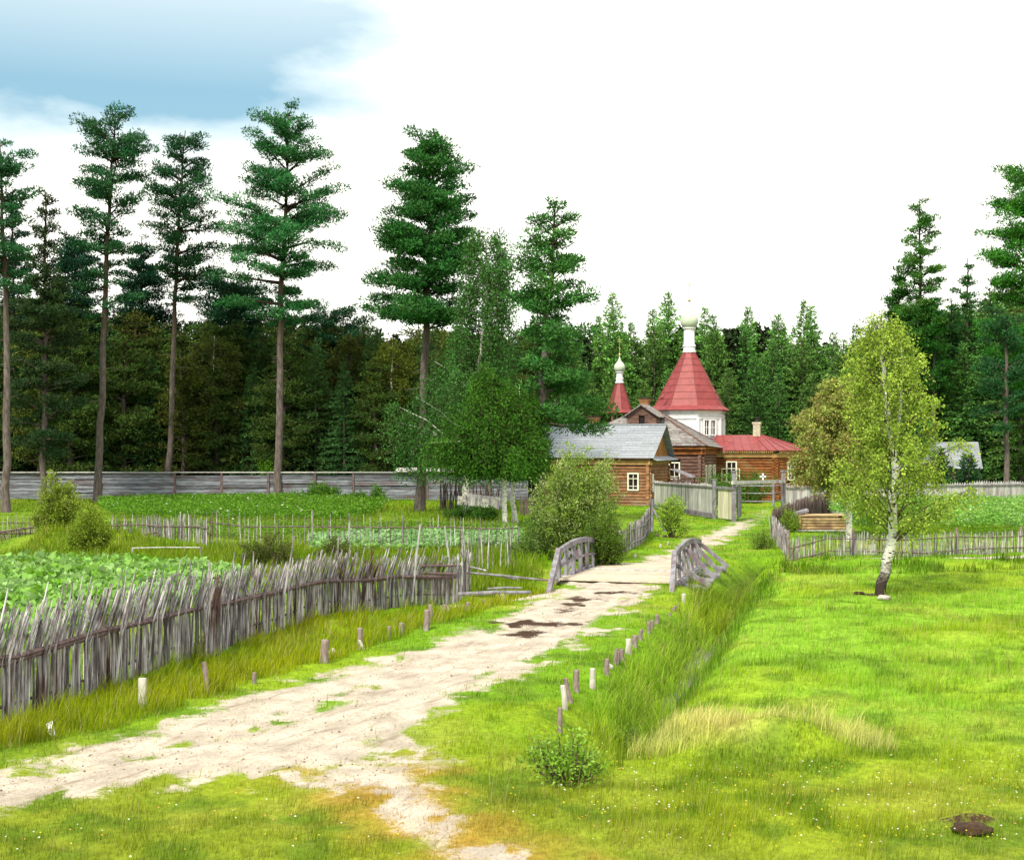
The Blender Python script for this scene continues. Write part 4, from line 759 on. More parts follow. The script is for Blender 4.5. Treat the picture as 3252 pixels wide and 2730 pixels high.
# ---------------------------------------------------------------- buildings
E1 = np.array([.945, -.326]); E2 = np.array([.326, .945])
def p3(xy, z): return (float(xy[0]), float(xy[1]), float(z))
def log_wall(mb, a, b, z0, z1, r=.115, ext=.22, holes=(), half=False):
    a = np.array(a, float); b = np.array(b, float); Ln = np.linalg.norm(b - a); d = (b - a) / Ln; st = r * 1.72; z = z0 + r + (st / 2 if half else 0)
    while z < z1 - r * .3:
        segs = [(-ext, Ln + ext)]
        for s0, s1, zb, zt in holes:
            if zb - r * .6 < z < zt + r * .6:
                new = []
                for p, q in segs:
                    if s0 > p and s1 < q: new += [(p, s0), (s1, q)]
                    else: new.append((p, q))
                segs = new
        for p, q in segs:
            w = random.uniform(.93, 1.06); e0 = random.uniform(-.04, .04); pp = a + d * (p + e0); qq = a + d * (q + e0); mid = (pp + qq) / 2
            mb.tube([p3(pp, z), p3(mid, z + random.uniform(-.01, .01)), p3(qq, z)], [r * w, r, r * w], 8)
        z += st
def window(root, c, rt, w, h, nrm, cols=2, bars=(.33, .66), fw=.09, split=False, mat='trim'):
    """cream frame with muntins, recessed pane. c=centre, rt=right, nrm=outward (2d)"""
    c = np.array(c, float); rt = np.array([*rt, 0.0]); nr = np.array([*nrm, 0.0]); zz = np.array([0, 0, 1.0]); mb = MB()
    def bar(a, b, t, dep=.07, off=.03): mb.beam(c + a + nr * off, c + b + nr * off, t, dep, up=nr)
    W2, H2 = w / 2, h / 2
    bar(-rt * (W2 + fw / 2) - zz * (H2 + fw), -rt * (W2 + fw / 2) + zz * (H2 + fw), fw, .10); bar(rt * (W2 + fw / 2) - zz * (H2 + fw), rt * (W2 + fw / 2) + zz * (H2 + fw), fw, .10)
    bar(-rt * W2 + zz * (H2 + fw / 2), rt * W2 + zz * (H2 + fw / 2), fw, .094); bar(-rt * W2 - zz * (H2 + fw / 2), rt * W2 - zz * (H2 + fw / 2), fw, .094)
    for k in range(1, cols): x = -W2 + w * k / cols; bar(rt * x - zz * H2, rt * x + zz * H2, .07 if split and k == cols // 2 else .045, .05, -.01)
    for q in bars: bar(-rt * W2 + zz * (H2 - q * h), rt * W2 + zz * (H2 - q * h), .04, .045, -.008)
    o = mb.build('window', M[mat], root); m2 = MB(); m2.beam(c - rt * W2 - nr * .07, c + rt * W2 - nr * .07, h, .03, up=nr) if False else m2.prism([c - rt * W2 - zz * H2 - nr * .06, c + rt * W2 - zz * H2 - nr * .06, c + rt * W2 + zz * H2 - nr * .06, c - rt * W2 + zz * H2 - nr * .06], -nr * .03)
    m2.build('pane', M['glass'], o); return o
def shingled(mb, a, b, c, d, rows=16, t=.05):
    """roof plane a-b eave (left,right), c-d ridge (right,left), laid in overlapping courses"""
    a, b, c, d = [np.array(q, float) for q in (a, b, c, d)]; n = np.cross(b - a, d - a); n /= np.linalg.norm(n); n = n if n[2] > 0 else -n
    for i in range(rows):
        f0 = i / rows; f1 = min(1, (i + 1.25) / rows); p0 = a + (d - a) * f0; p1 = b + (c - b) * f0; q1 = b + (c - b) * f1; q0 = a + (d - a) * f1
        k = max(1, int(np.linalg.norm(p1 - p0) / 1.1))
        for j in range(k):
            g0 = j / k; g1 = (j + 1) / k; A = p0 + (p1 - p0) * g0 + n * .035; Bq = p0 + (p1 - p0) * g1 + n * .035; C_ = q0 + (q1 - q0) * g1; D_ = q0 + (q1 - q0) * g0; mb.slab([A, Bq, C_ + n * .004, D_ + n * .004], t * .5)

# ---- log cabin
FR = np.array([8.62, 89.0]); Lc, Dc = 7.0, 5.2
FL = FR - E1 * Lc; BR = FR + E2 * Dc; BL = FL + E2 * Dc; g0 = -.05
cabin = thing('log_cabin', (*((FR + BL) / 2), 0), 'long log cabin with pale silvery shingle roof, behind the willow bush', 'cabin')
mb = MB(); hw = Lc - .95
log_wall(mb, FL, FR, g0, 2.62, holes=[(hw - .36, hw + .36, 1.05, 2.08), (1.3, 2.0, 1.15, 2.1)]); log_wall(mb, BL, BR, g0, 2.62)
log_wall(mb, FR, BR, g0, 2.62, half=True, holes=[(.5, .85, .9, 2.1)]); log_wall(mb, FL, BL, g0, 2.62, half=True); mb.build('wall', M['log_cabin'], cabin)
mb = MB()
for a, b in ((FL, FR), (FR, BR), (BR, BL), (BL, FL)):
    d = (b - a) / np.linalg.norm(b - a); nn = np.array([d[1], -d[0]]); mb.beam(p3(a - d * .3 + nn * .12, 2.78), p3(b + d * .3 + nn * .12, 2.78), .16, .30)
mb.build('eave_beam', M['plate'], cabin)
o1 = .62; of = .5; re = 3.05; rz = 5.2
eFL = FL - E1 * o1 - E2 * of; eFR = FR + E1 * (o1 - .15) - E2 * of; rL = FL - E1 * o1 + E2 * Dc / 2; rR = FR + E1 * o1 + E2 * Dc / 2; eBL = BL - E1 * o1 + E2 * of; eBR = BR + E1 * (o1 - .15) + E2 * of
mb = MB(); shingled(mb, p3(eFL, re), p3(eFR, re), p3(rR, rz), p3(rL, rz), 20); shingled(mb, p3(eBR, re), p3(eBL, re), p3(rL, rz), p3(rR, rz), 12)
mb.beam(p3(rL, rz + .03), p3(rR, rz + .03), .22, .07); mb.build('roof', M['shingle_pale'], cabin)
mb = MB(); n_ = 12
for side in (FR, FL):
    sg = 1 if side is FR else -1
    for k in range(n_):
        t0 = k / n_; t1 = (k + .96) / n_; f = lambda t: 2.93 + (rz - .12 - 2.93) * (1 - abs(2 * t - 1)); a = side + E1 * .12 * sg + E2 * Dc * t0; b = side + E1 * .12 * sg + E2 * Dc * t1
        mb.prism([p3(a, 2.93), p3(b, 2.93), p3(b, f(t1)), p3(a, f(t0))], (*(E1 * .05 * sg), 0))
mb.build('gable', M['gable'], cabin)
mb = MB(); a = FR + E1 * .17 - E2 * .45; b = BR + E1 * .17 + E2 * .45; mb.slab([p3(a, 3.16), p3(a + E1 * .55, 2.92), p3(b + E1 * .55, 2.92), p3(b, 3.16)], .05); mb.build('gable_skirt', M['shingle_pale'], cabin)
window(cabin, p3(FL + E1 * hw - E2 * .1, 1.56), E1, .56, .96, -E2, 2, (.30, .80)); window(cabin, p3(FL + E1 * 1.65 - E2 * .1, 1.62), E1, .5, .85, -E2, 2, (.30, .80))
mb = MB(); c = FR + E2 * .67 + E1 * .14; mb.beam(p3(c, .9), p3(c, 2.05), .30, .06, up=(*E1, 0)); mb.build('door', M['white'], cabin)
def chimney(root, xy, z0, z1, w, mat, cap=None, pipe=False):
    mb = MB(); q = w / 2; c = np.array(xy)
    def blk(q, a, b): mb.prism([p3(c - E1 * q - E2 * q, a), p3(c + E1 * q - E2 * q, a), p3(c + E1 * q + E2 * q, a), p3(c - E1 * q + E2 * q, a)], (0, 0, b - a))
    blk(q, z0, z1 - .22); blk(q * 1.12, z1 - .22, z1 - .12); blk(q * 1.25, z1 - .12, z1)
    o = mb.build('chimney', M[mat], root)
    m2 = MB()
    if pipe: m2.lathe((*c, 0), [(.13, z1), (.11, z1 + .28), (.2, z1 + .29), (.2, z1 + .36)], 10)
    else: blk2 = q * 1.5; m2.prism([p3(c - E1 * blk2 - E2 * blk2, z1 + .004), p3(c + E1 * blk2 - E2 * blk2, z1 + .004), p3(c + E1 * blk2 + E2 * blk2, z1 + .004), p3(c - E1 * blk2 + E2 * blk2, z1 + .004)], (0, 0, .05))
    m2.build('chimney_cap', M['iron'], o)
chimney(cabin, (5.45, 93.9), 4.0, 5.75, .62, 'brick')
# ---- lean-to between cabin and house
mb = MB(); lt = thing('lean_to', (10.9, 90.6, 0), 'small slanting board roof tucked between the cabin gable and the grey roofed house', 'lean-to')
a = np.array([10.2, 89.6]); mb.slab([p3(a, 2.35), p3(a + E1 * 1.25 - E2 * .2, 1.85), p3(a + E1 * 1.25 + E2 * 1.6, 1.85), p3(a + E2 * 1.6, 2.35)], .06); mb.build('roof', M['grey_beam'], lt)
mb = MB()
for q in (E1 * .1, E1 * 1.15, E1 * .1 + E2 * 1.4, E1 * 1.15 + E2 * 1.4): mb.beam(p3(a + q, 0), p3(a + q, 1.85), .1, .1)
for k in range(12): q = a + E1 * (.08 + k * .095); mb.beam(p3(q, 0), p3(q, 1.72), .075, .03, up=(*E2, 0))
mb.build('post', M['dark_wattle'], lt)

# ---- house with pyramid roof and dormer
HFR = np.array([12.75, 95.3]); HL, HD = 9.3, 6.8
HFL = HFR - E1 * HL; HBR = HFR + E2 * HD; HBL = HFL + E2 * HD
house = thing('log_house', (*((HFR + HBL) / 2), 0), 'dark log house with mossy grey hipped roof and small gabled dormer', 'house')
mb = MB(); wx = HL - 1.75
log_wall(mb, HFL, HFR, -.05, 3.25, r=.13, ext=.3, holes=[(wx - .42, wx + .42, 1.5, 2.7)]); log_wall(mb, HFR, HBR, -.05, 3.25, r=.13, ext=.3, half=True, holes=[(.8, 1.5, 1.1, 2.5), (2.3, 3.0, 1.1, 2.5), (3.9, 4.6, 1.1, 2.5)]); log_wall(mb, HBR, HBL, -.05, 3.25, r=.13, ext=.3); log_wall(mb, HBL, HFL, -.05, 3.25, r=.13, ext=.3, half=True)
mb.build('wall', M['log_dark'], house)
mb = MB()
for a, b in ((HFL, HFR), (HFR, HBR)):
    d = (b - a) / np.linalg.norm(b - a); nn = np.array([d[1], -d[0]]); mb.beam(p3(a - d * .3 + nn * .13, 3.42), p3(b + d * .4 + nn * .13, 3.42), .18, .34); mb.beam(p3(a - d * .4 + nn * .42, 3.68), p3(b + d * .45 + nn * .42, 3.68), .05, .14)
mb.build('eave_beam', M['log_orange'], house)
oh = .55; ez = 3.82; ap = (HFL + HBR) / 2; AZ = 6.62
cs = [HFL - E1 * oh - E2 * oh, HFR + E1 * oh - E2 * oh, HBR + E1 * oh + E2 * oh, HBL - E1 * oh + E2 * oh]; rA = ap - E1 * .05; rB = ap + E1 * .25
mb = MB(); shingled(mb, p3(cs[0], ez), p3(cs[1], ez), p3(rB, AZ), p3(rA, AZ), 16); shingled(mb, p3(cs[1], ez), p3(cs[2], ez - .2), p3(rB + E2 * .02, AZ), p3(rB, AZ), 14)
shingled(mb, p3(cs[2], ez - .2), p3(cs[3], ez), p3(rA, AZ), p3(rB, AZ), 8); shingled(mb, p3(cs[3], ez), p3(cs[0], ez), p3(rA, AZ), p3(rA + E2 * .02, AZ), 8)
roof = mb.build('roof', M['shingle_dark'], house)
mb = MB(); mb.beam(p3(cs[1], ez + .04), p3(rB, AZ + .05), .16, .05); mb.beam(p3(cs[2], ez - .16), p3(rB, AZ + .05), .16, .06); mb.build('hip_board', M['log_dark'], house)
# dormer: front face at about u 1283..1340
dc = np.array([9.0, 97.5]); dl = dc - E1 * 1.02; dr = dc + E1 * 1.02; dep = E2 * 2.2
mb = MB()
for k in range(8):
    z = 5.15 + k * .11
    if z > 5.95: break
    for p, q in (((dl, dc - E1 * .21)), ((dc + E1 * .21, dr))): mb.beam(p3(p, z), p3(q, z), .05, .10)
for k in range(6):
    z = 5.98 + k * .11; w = 1.02 * (1 - (z - 5.95) / .75)
    if w > .1: mb.beam(p3(dc - E1 * w, z), p3(dc + E1 * w, z), .05, .10)
for s in (-1, 1): q = dc + E1 * 1.02 * s + E2 * .03; mb.prism([p3(q, 4.9), p3(q + dep, 4.9), p3(q + dep, 5.9), p3(q, 5.9)], (*(-E1 * .05 * s), 0))
dm = mb.build('dormer', M['log_dark'], house)
mb = MB(); pk = 6.72
for s in (-1, 1):
    a = dc + E1 * 1.35 * s - E2 * .3; b = dc - E2 * .3; mb.slab([p3(a, 5.83), p3(b, pk), p3(b + dep + E2 * .3, pk), p3(a + dep + E2 * .3, 5.83)], .07)
mb.build('dormer_roof', M['shingle_dark'], dm)
mb = MB(); q = dc + E2 * .1; mb.prism([p3(q - E1 * .2, 5.2), p3(q + E1 * .2, 5.2), p3(q + E1 * .2, 5.93), p3(q - E1 * .2, 5.93)], (*(E2 * .05), 0)); mb.build('dormer_opening', M['dark'], dm)
window(house, p3(HFL + E1 * wx - E2 * .1, 2.13), E1, .62, 1.02, -E2, 2, (.40, .88))
for s in (1.15, 2.65, 4.25): window(house, p3(HFR + E2 * s + E1 * .10, 1.8), E2, .6, 1.25, E1, 2, (.4,))
chimney(house, (9.6, 101.6), 5.0, 7.25, .62, 'brick')

# ---- church: white octagon with red tent roof, log annex with red hipped roof
CC = np.array([13.27, 105.3]); church = thing('church', (*CC, 0), 'wooden church with tall red tent roof, white octagonal drum and pale green onion dome', 'church')
PH = R(6); oct_ = lambda r: [(CC[0] + r * math.sin(PH + k * math.pi / 4), CC[1] - r * math.cos(PH + k * math.pi / 4)) for k in range(8)]
mb = MB(); Rd = 2.62; mb.lathe((*CC, 0), [(Rd, 2.9), (Rd, 6.42)], 8, PH)
for k in range(8):     # corner boards
    x, y = oct_(Rd + .03)[k]; mb.beam((x, y, 3), (x, y, 5.9), .17, .17, up=(math.sin(PH + k * math.pi / 4), -math.cos(PH + k * math.pi / 4), 0))
drum = mb.build('drum', M['white'], church)
mb = MB(); mb.lathe((*CC, 0), [(Rd + .02, 5.82), (Rd + .10, 5.82), (Rd + .10, 5.90), (Rd + .05, 5.90), (Rd + .05, 6.22), (Rd + .14, 6.24), (Rd + .2, 6.4), (Rd + .2, 6.46)], 8, PH)
for k in range(8):
    a = np.array(oct_(Rd + .10)[k]); b = np.array(oct_(Rd + .10)[(k + 1) % 8])
    for j in range(18):
        q = a + (b - a) * (j + .5) / 18; mb.beam((*q, 5.95), (*q, 6.14), .05, .05, up=(*(b - a), 0))
mb.build('cornice', M['white'], drum)
mb = MB(); mb.lathe((*CC, 0), [(3.06, 6.42), (3.10, 6.47), (3.06, 6.52), (2.62, 6.80), (.43, 10.85)], 8, PH)
tent = mb.build('tent_roof', M['red'], church)
mb = MB()
for k in range(8):
    a = oct_(2.64)[k]; b = oct_(.44)[k]; c = oct_(3.08)[k]; mb.tube([(*c, 6.50), (*a, 6.81), (*b, 10.86)], .025, 5)
for i in range(1, 8):
    f = i / 8; z = 6.80 + 4.05 * f; r = 2.62 + (.43 - 2.62) * f; o_ = oct_(r + .008)
    for k in range(8): mb.beam((*o_[k], z), (*o_[(k + 1) % 8], z), .03, .03)
mb.build('seam', M['red_seam'], tent)
mb = MB(); qx, qy = CC[0] - 2.15, CC[1] - 1.55; mb.tube([(qx - .25, qy - .12, 7.25), (qx - .05, qy - .2, 7.38), (qx + .12, qy - .22, 7.62)], [.05, .11, .04], 6); mb.build('roof_vent', M['red_seam'], tent)
mb = MB(); mb.lathe((*CC, 0), [(.50, 10.80), (.52, 10.88), (.46, 10.92), (.44, 11.2), (.50, 11.25), (.50, 11.36), (.40, 11.4), (.37, 12.5), (.42, 12.55), (.50, 12.60), (.50, 12.66), (.2, 12.68)], 16, PH)
for k in range(8):
    t = k * math.pi / 4; mb.beam((CC[0] + .39 * math.sin(t), CC[1] - .39 * math.cos(t), 11.42), (CC[0] + .37 * math.sin(t), CC[1] - .37 * math.cos(t), 12.48), .07, .05, up=(math.sin(t), -math.cos(t), 0))
mb.build('neck', M['white'], church)
def onion(c, z0, r, h):
    return [(.62 * r, z0), (.82 * r, z0 + .06 * h), (.96 * r, z0 + .16 * h), (1.0 * r, z0 + .27 * h), (.95 * r, z0 + .38 * h), (.80 * r, z0 + .48 * h), (.58 * r, z0 + .57 * h), (.38 * r, z0 + .66 * h), (.22 * r, z0 + .76 * h), (.11 * r, z0 + .87 * h), (.05 * r, z0 + h)]
mb = MB(); mb.lathe((*CC, 0), onion(CC, 12.66, .68, 1.95), 24); mb.build('onion_dome', M['green_dome'], church, True)
def cross(c, z0, h, root, s=1.0):
    mb = MB(); x, y = c; mb.lathe((x, y, 0), [(.02, z0 - .05), (.10 * s, z0 + .02), (.13 * s, z0 + .10), (.08 * s, z0 + .2), (.02, z0 + .24)], 10)
    mb.tube([(x, y, z0), (x, y, z0 + h)], .028 * s, 6)
    for z, w, sl in ((z0 + h * .86, .14, 0), (z0 + h * .76, .26, 0), (z0 + h * .42, .14, .07)): mb.beam((x - w * s, y, z + sl), (x + w * s, y, z - sl), .04, .045)
    mb.build('cross', M['gilt'], root)
cross(CC, 14.62, 1.55, church)
# drum window: on facet between vertices +6 and +51 degrees
t = R(28.5); nn = np.array([math.sin(t), -math.cos(t)]); rt = np.array([math.cos(t), math.sin(t)]); wc = CC + nn * (Rd * math.cos(math.pi / 8) + .12)
for s in (-.29, .29): window(church, (*(wc + rt * s), 5.18), rt, .40, 1.05, nn, 2, (.5,), fw=.07, mat='white')
# annex
AC = np.array([18.56, 99.0]); d26 = np.array([.9, .44]); d71 = E2; A1 = AC + d26 * 2.35; A2 = A1 + d71 * 3.2; AL = AC - E1 * 5.2
mb = MB(); z1 = 3.0; s_w = 5.2 - 3.1
log_wall(mb, AL, AC, -.05, z1, holes=[(s_w - .36, s_w + .36, 1.15, 2.75)]); log_wall(mb, AC, A1, -.05, z1, half=True, holes=[(.98, 1.52, 1.35, 2.75)]); log_wall(mb, A1, A2, -.05, z1); A3 = A2 - E1 * 4.5; log_wall(mb, A2, A3, -.05, z1, half=True)
ann = mb.build('annex_wall', M['log_orange'], church)
mb = MB()
for a, b in ((AL, AC), (AC, A1), (A1, A2)):
    d = (b - a) / np.linalg.norm(b - a); n2 = np.array([d[1], -d[0]]); mb.beam(p3(a - d * .1 + n2 * .12, 3.17), p3(b + d * .12 + n2 * .12, 3.17), .14, .30)
    k = int(np.linalg.norm(b - a) / .13)
    for j in range(k): q = a + d * (j + .5) * .13 + n2 * .40; mb.beam(p3(q, 3.33), p3(q, 3.46), .06, .03, up=(*n2, 0))
mb.build('eave_beam', M['plate'], ann)
pkA = np.array([18.1, 101.9]); rdA = pkA - E1 * 3.3; rzA = 4.62; ezA = 3.52; oo = .45
n1 = -E2; n26 = np.array([.44, -.9]); e0 = AL + n1 * oo; eC = AC + (n1 + n26) / 2 * oo * 1.15; eD = A1 + (n26 + E1) / 2 * oo * 1.3; eE = A2 + (E1 + E2) / 2 * oo * 1.4; eF = A3 + E2 * oo
mb = MB(); mb.slab([p3(e0, ezA), p3(eC, ezA), p3(pkA, rzA), p3(rdA, rzA)], .06); mb.slab([p3(eC, ezA), p3(eD, ezA), p3(pkA, rzA)], .06); mb.slab([p3(eD, ezA), p3(eE, ezA), p3(pkA, rzA)], .06); mb.slab([p3(eE, ezA), p3(eF, ezA), p3(rdA, rzA), p3(pkA, rzA)], .06)
ar = mb.build('annex_roof', M['red'], church)
mb = MB(); lf = .02
def seam(a, za, b, zb): mb.beam(p3(a, za + lf), p3(b, zb + lf), .05, .05)
for j in range(9):
    f = j / 8; a = e0 + (eC - e0) * (.12 + .88 * f); g = min(1, (.12 + .88 * f) * 1.12); b = rdA + (pkA - rdA) * np.clip((f * 5.6 - .9) / 3.7, 0, 1); seam(a, ezA, b, rzA) if f < .8 else seam(a, ezA, a + (pkA - eC) * (1 - (f - .8) * 2.6) if f < 1 else pkA, ezA + (rzA - ezA) * (1 - (f - .8) * 2.6) if f < 1 else rzA)
for q in (.33, .66, 1): seam(eC + (eD - eC) * q, ezA, eC + (eD - eC) * q + (pkA - (eC + (eD - eC) * q)) * (1 if q == 1 else .8), ezA + (rzA - ezA) * (1 if q == 1 else .8))
for q in (.3, .6, 1): seam(eD + (eE - eD) * q, ezA, pkA, rzA)
mb.build('seam', M['red_seam'], ar)
mb = MB(); q = pkA - E1 * 2.0 - E2 * 1.3; mb.prism([p3(q - E1 * .22 - E2 * .2, 4.10), p3(q + E1 * .22 - E2 * .2, 4.10), p3(q + E1 * .12 - E2 * .05, 4.34), p3(q - E1 * .12 - E2 * .05, 4.34)], (*(E2 * .3), 0)); mb.build('roof_vent', M['red_seam'], ar)
chimney(church, pkA - E1 * .35, 4.2, 5.55, .5, 'plaster', pipe=True)
window(church, p3(AC + d26 * 1.25 + n26 * .1, 2.05), d26, .46, 1.15, n26, 2, (.33, .66)); cw = AL + E1 * s_w
window(church, p3(cw - E2 * .1, 1.98), E1, .6, 1.35, -E2, 2, (.32,))
mb = MB()
for s in (-1, 1):       # casements swung open
    h0 = cw + E1 * .36 * s - E2 * .18; h1 = h0 + (E1 * s * .35 - E2 * .42) * .75
    for a, b in ((p3(h0, 1.32), p3(h0, 2.2)), (p3(h1, 1.32), p3(h1, 2.2)), (p3(h0, 1.32), p3(h1, 1.32)), (p3(h0, 2.2), p3(h1, 2.2)), (p3(h0, 1.76), p3(h1, 1.76))): mb.beam(a, b, .05, .05)
mb.build('casement', M['trim'], church)
# ---- bell tower behind
TC = np.array([8.56, 112.0]); tower = thing('bell_tower', (*TC, 0), 'slim bell tower with small red tent roof and small green onion dome', 'bell tower')
mb = MB(); q = .68
for a, b, hf in (((-q, -q), (q, -q), 0), ((q, -q), (q, q), 1), ((q, q), (-q, q), 0), ((-q, q), (-q, -q), 1)): log_wall(mb, TC + np.array(a), TC + np.array(b), -.1, 5.3, r=.12, ext=.15, half=bool(hf))
mb.build('wall', M['log_dark'], tower)
mb = MB()
for sx in (-1, 1):
    for sy in (-1, 1): mb.beam((TC[0] + sx * .62, TC[1] + sy * .62, 5.2), (TC[0] + sx * .62, TC[1] + sy * .62, 6.5), .16, .16)
for s in (-1, 1): mb.beam((TC[0] - .7, TC[1] + s * .66, 5.75), (TC[0] + .7, TC[1] + s * .66, 5.75), .08, .08); mb.beam((TC[0] + s * .66, TC[1] - .7, 5.75), (TC[0] + s * .66, TC[1] + .7, 5.75), .08, .08)
mb.build('belfry_post', M['log_dark'], tower)
mb = MB(); mb.lathe((*TC, 0), [(1.18, 6.42), (1.20, 6.47), (1.15, 6.52), (.98, 6.72), (.28, 8.85)], 8, PH); tt = mb.build('tent_roof', M['red'], tower)
mb = MB()
for k in range(8): t = PH + k * math.pi / 4; mb.tube([(TC[0] + .99 * math.sin(t), TC[1] - .99 * math.cos(t), 6.73), (TC[0] + .29 * math.sin(t), TC[1] - .29 * math.cos(t), 8.86)], .022, 4)
mb.build('seam', M['red_seam'], tt)
mb = MB(); mb.lathe((*TC, 0), [(.35, 8.82), (.36, 8.9), (.30, 8.93), (.29, 9.12), (.34, 9.15), (.33, 9.2), (.26, 9.23), (.24, 9.62), (.34, 9.68), (.34, 9.72), (.1, 9.73)], 14); mb.build('neck', M['white'], tower)
mb = MB(); mb.lathe((*TC, 0), onion(TC, 9.72, .45, 1.28), 20); mb.build('onion_dome', M['green_dome'], tower, True); cross(TC, 10.98, 1.5, tower, .62)
mb = MB(); mb.lathe((TC[0], TC[1], 0), [(.26, 5.75), (.22, 5.85), (.15, 6.05), (.12, 6.2), (.03, 6.24)], 14); mb.build('bell', M['iron'], tower)
# ---- grey shed far right
shed = thing('shed', (31.5, 103, 0), 'low shed with pale grey shingle roof among the young spruces', 'shed')
a = np.array([28.0, 101.0]); b = np.array([33.0, 100.0]); ud = (b - a) / np.linalg.norm(b - a); bk = np.array([-ud[1], ud[0]])
mb = MB(); shingled(mb, p3(a - ud * .4 - bk * .4, 2.2), p3(b + ud * .4 - bk * .4, 2.2), p3(b + ud * .4 + bk * 2.2, 4.12), p3(a - ud * .4 + bk * 2.2, 4.12), 12); shingled(mb, p3(b + ud * .4 + bk * 4.8, 2.2), p3(a - ud * .4 + bk * 4.8, 2.2), p3(a - ud * .4 + bk * 2.2, 4.12), p3(b + ud * .4 + bk * 2.2, 4.12), 8); mb.build('roof', M['shingle_pale'], shed)
mb = MB(); log_wall(mb, a, b, -.1, 2.1); log_wall(mb, b, b + bk * 4.4, -.1, 2.1, half=True); log_wall(mb, a, a + bk * 4.4, -.1, 2.1, half=True); mb.build('wall', M['log_dark'], shed)
# ---------------------------------------------------------------- fences
rf = np.random.default_rng(3)
def walk(line, step):
    line = [np.array(q, float) for q in line]; out = []; s = 0
    for a, b in zip(line[:-1], line[1:]):
        L_ = np.linalg.norm(b - a); d = (b - a) / L_
        while s < L_: out.append((a + d * s, d)); s += step * rf.uniform(.75, 1.25)
        s -= L_
    return out
def stakes(mb, line, step, h0, h1, r, lean=0.0, kink=None, hv=.15, wob=.03, n=5, leanrnd=.04, base=-.15):
    """thin round stakes driven along a line; above the kink height they bend over along the fence"""
    pts = walk(line, step); m = len(pts)
    for i, (q, d) in enumerate(pts):
        h = (h0 + (h1 - h0) * i / m) * rf.uniform(1 - hv, 1 + hv); z = float(H(q[0], q[1])); nn = np.array([-d[1], d[0]]); off = nn * rf.uniform(-wob, wob) * 1.3; q = q + off
        j = rf.normal(size=2) * leanrnd; top = q + d * lean * h + j * h; k = kink if kink else .5; km = k * rf.uniform(.93, 1.07) if kink else .5
        zk = z + h * km; pk_ = (q + j * h * .5 + nn * (.03 if i % 2 else -.03)) if kink else (q + top) / 2 + rf.normal(size=2) * .008
        rr = r * rf.uniform(.65, 1.35); mb.tube([p3(q, z + base), p3(q * .5 + pk_ * .5 + rf.normal(size=2) * .008, z + (zk - z) * .5), p3(pk_, zk), p3(top, z + h)], [rr * 1.05, rr, rr * .95, rr * .5], n)
def rail(mb, line, hz, r, off=.0, n=5, jit=.02):
    pts = walk(line, 1.6); pts.append((np.array(line[-1], float), pts[-1][1])); mb.tube([p3(q + np.array([-d[1], d[0]]) * off, float(H(q[0], q[1])) + (hz(i / len(pts)) if callable(hz) else hz) + rf.normal() * jit) for i, (q, d) in enumerate(pts)], r, n)
# near wattle fence
WL = gp([(-160, 1500), (0, 1455), (139, 1408), (278, 1368), (418, 1330), (525, 1291), (640, 1262), (760, 1238), (860, 1223), (932, 1215)])
wf = thing('wattle_fence', p3(WL[4], 0), 'tall near fence of close-set grey sticks bending over to the right, along the track', 'fence')
mb = MB(); stakes(mb, WL, .031, 1.68, 1.12, .0155, lean=.23, kink=.60, hv=.10, leanrnd=.03); stakes(mb, WL, .15, 1.88, 1.3, .017, lean=.17, kink=.58, hv=.12); mb.build('sticks', M['grey_v'], wf)
mb = MB(); rail(mb, WL, lambda f: 1.04 - .36 * f, .045, -.03); rail(mb, WL, lambda f: .98 - .33 * f, .05, .0); rail(mb, WL, lambda f: 1.02 - .35 * f, .03, .05); rail(mb, WL, .28, .025, .04); mb.build('rail', M['dark_wattle'], wf)
# thin horizontal withes that lace the top
for (u, v, tu, tv, r) in ((630, 1262, 652, 1130, .022), (688, 1250, 694, 1100, .024), (572, 1280, 604, 1098, .024), (515, 1295, 520, 1130, .02), (432, 1327, 428, 1150, .02), (300, 1362, 303, 1190, .02), (775, 1235, 788, 1140, .03), (760, 1238, 762, 1120, .035), (844, 1226, 862, 1075, .035), (930, 1215, 912, 1078, .03)):
    q = G(u, v); mb = MB(); t = P(tu, tv, q[1]); mb.tube([(q[0], q[1], -.1), (q * .5 + t * .5), t], [r, r * .9, r * .6], 6); mb.build('post', M['grey_v'], wf)
# return of the fence at its end
RL = [WL[-1], WL[-1] + np.array([.22, 1.2]), WL[-1] + np.array([.3, 2.6])]
mb = MB(); stakes(mb, RL, .07, 1.15, 1.1, .02, lean=.08, kink=.7); mb.build('sticks', M['grey_v'], wf)
mb = MB(); a = WL[-2]; rail(mb, [a, WL[-1]], 1.02, .03, -.07); rail(mb, [a, WL[-1]], .78, .03, -.07); mb.build('rail', M['dark_wattle'], wf)
# thin stake fence in the middle distance
SL = [G(u, v)[:2] for u, v in ((425, 1126), (560, 1128), (760, 1130), (950, 1133), (1062, 1134))]
sf = thing('stake_fence', p3(SL[2], 0), 'thin widely spaced stake fence with one top rail crossing the middle garden', 'fence')
mb = MB(); stakes(mb, SL, .155, 1.25, 1.22, .016, hv=.1, leanrnd=.02); mb.build('sticks', M['grey_v'], sf)
mb = MB(); rail(mb, SL, .86, .022, -.04, jit=.015); mb.build('rail', M['dark_wattle'], sf)
for u, v, h in ((430, 1131, 1.25), (640, 1131, 1.5), (716, 1132, 1.35), (826, 1133, 1.35), (1062, 1134, .95)):
    q = G(u, v); mb = MB(); mb.tube([p3(q[:2], -.1), p3(q[:2] + [.01, 0], h)], [.04, .032], 7); mb.build('post', M['grey_v'], sf)
SL2 = [G(u, v)[:2] for u, v in ((226, 1108), (300, 1112), (346, 1120), (425, 1128))]
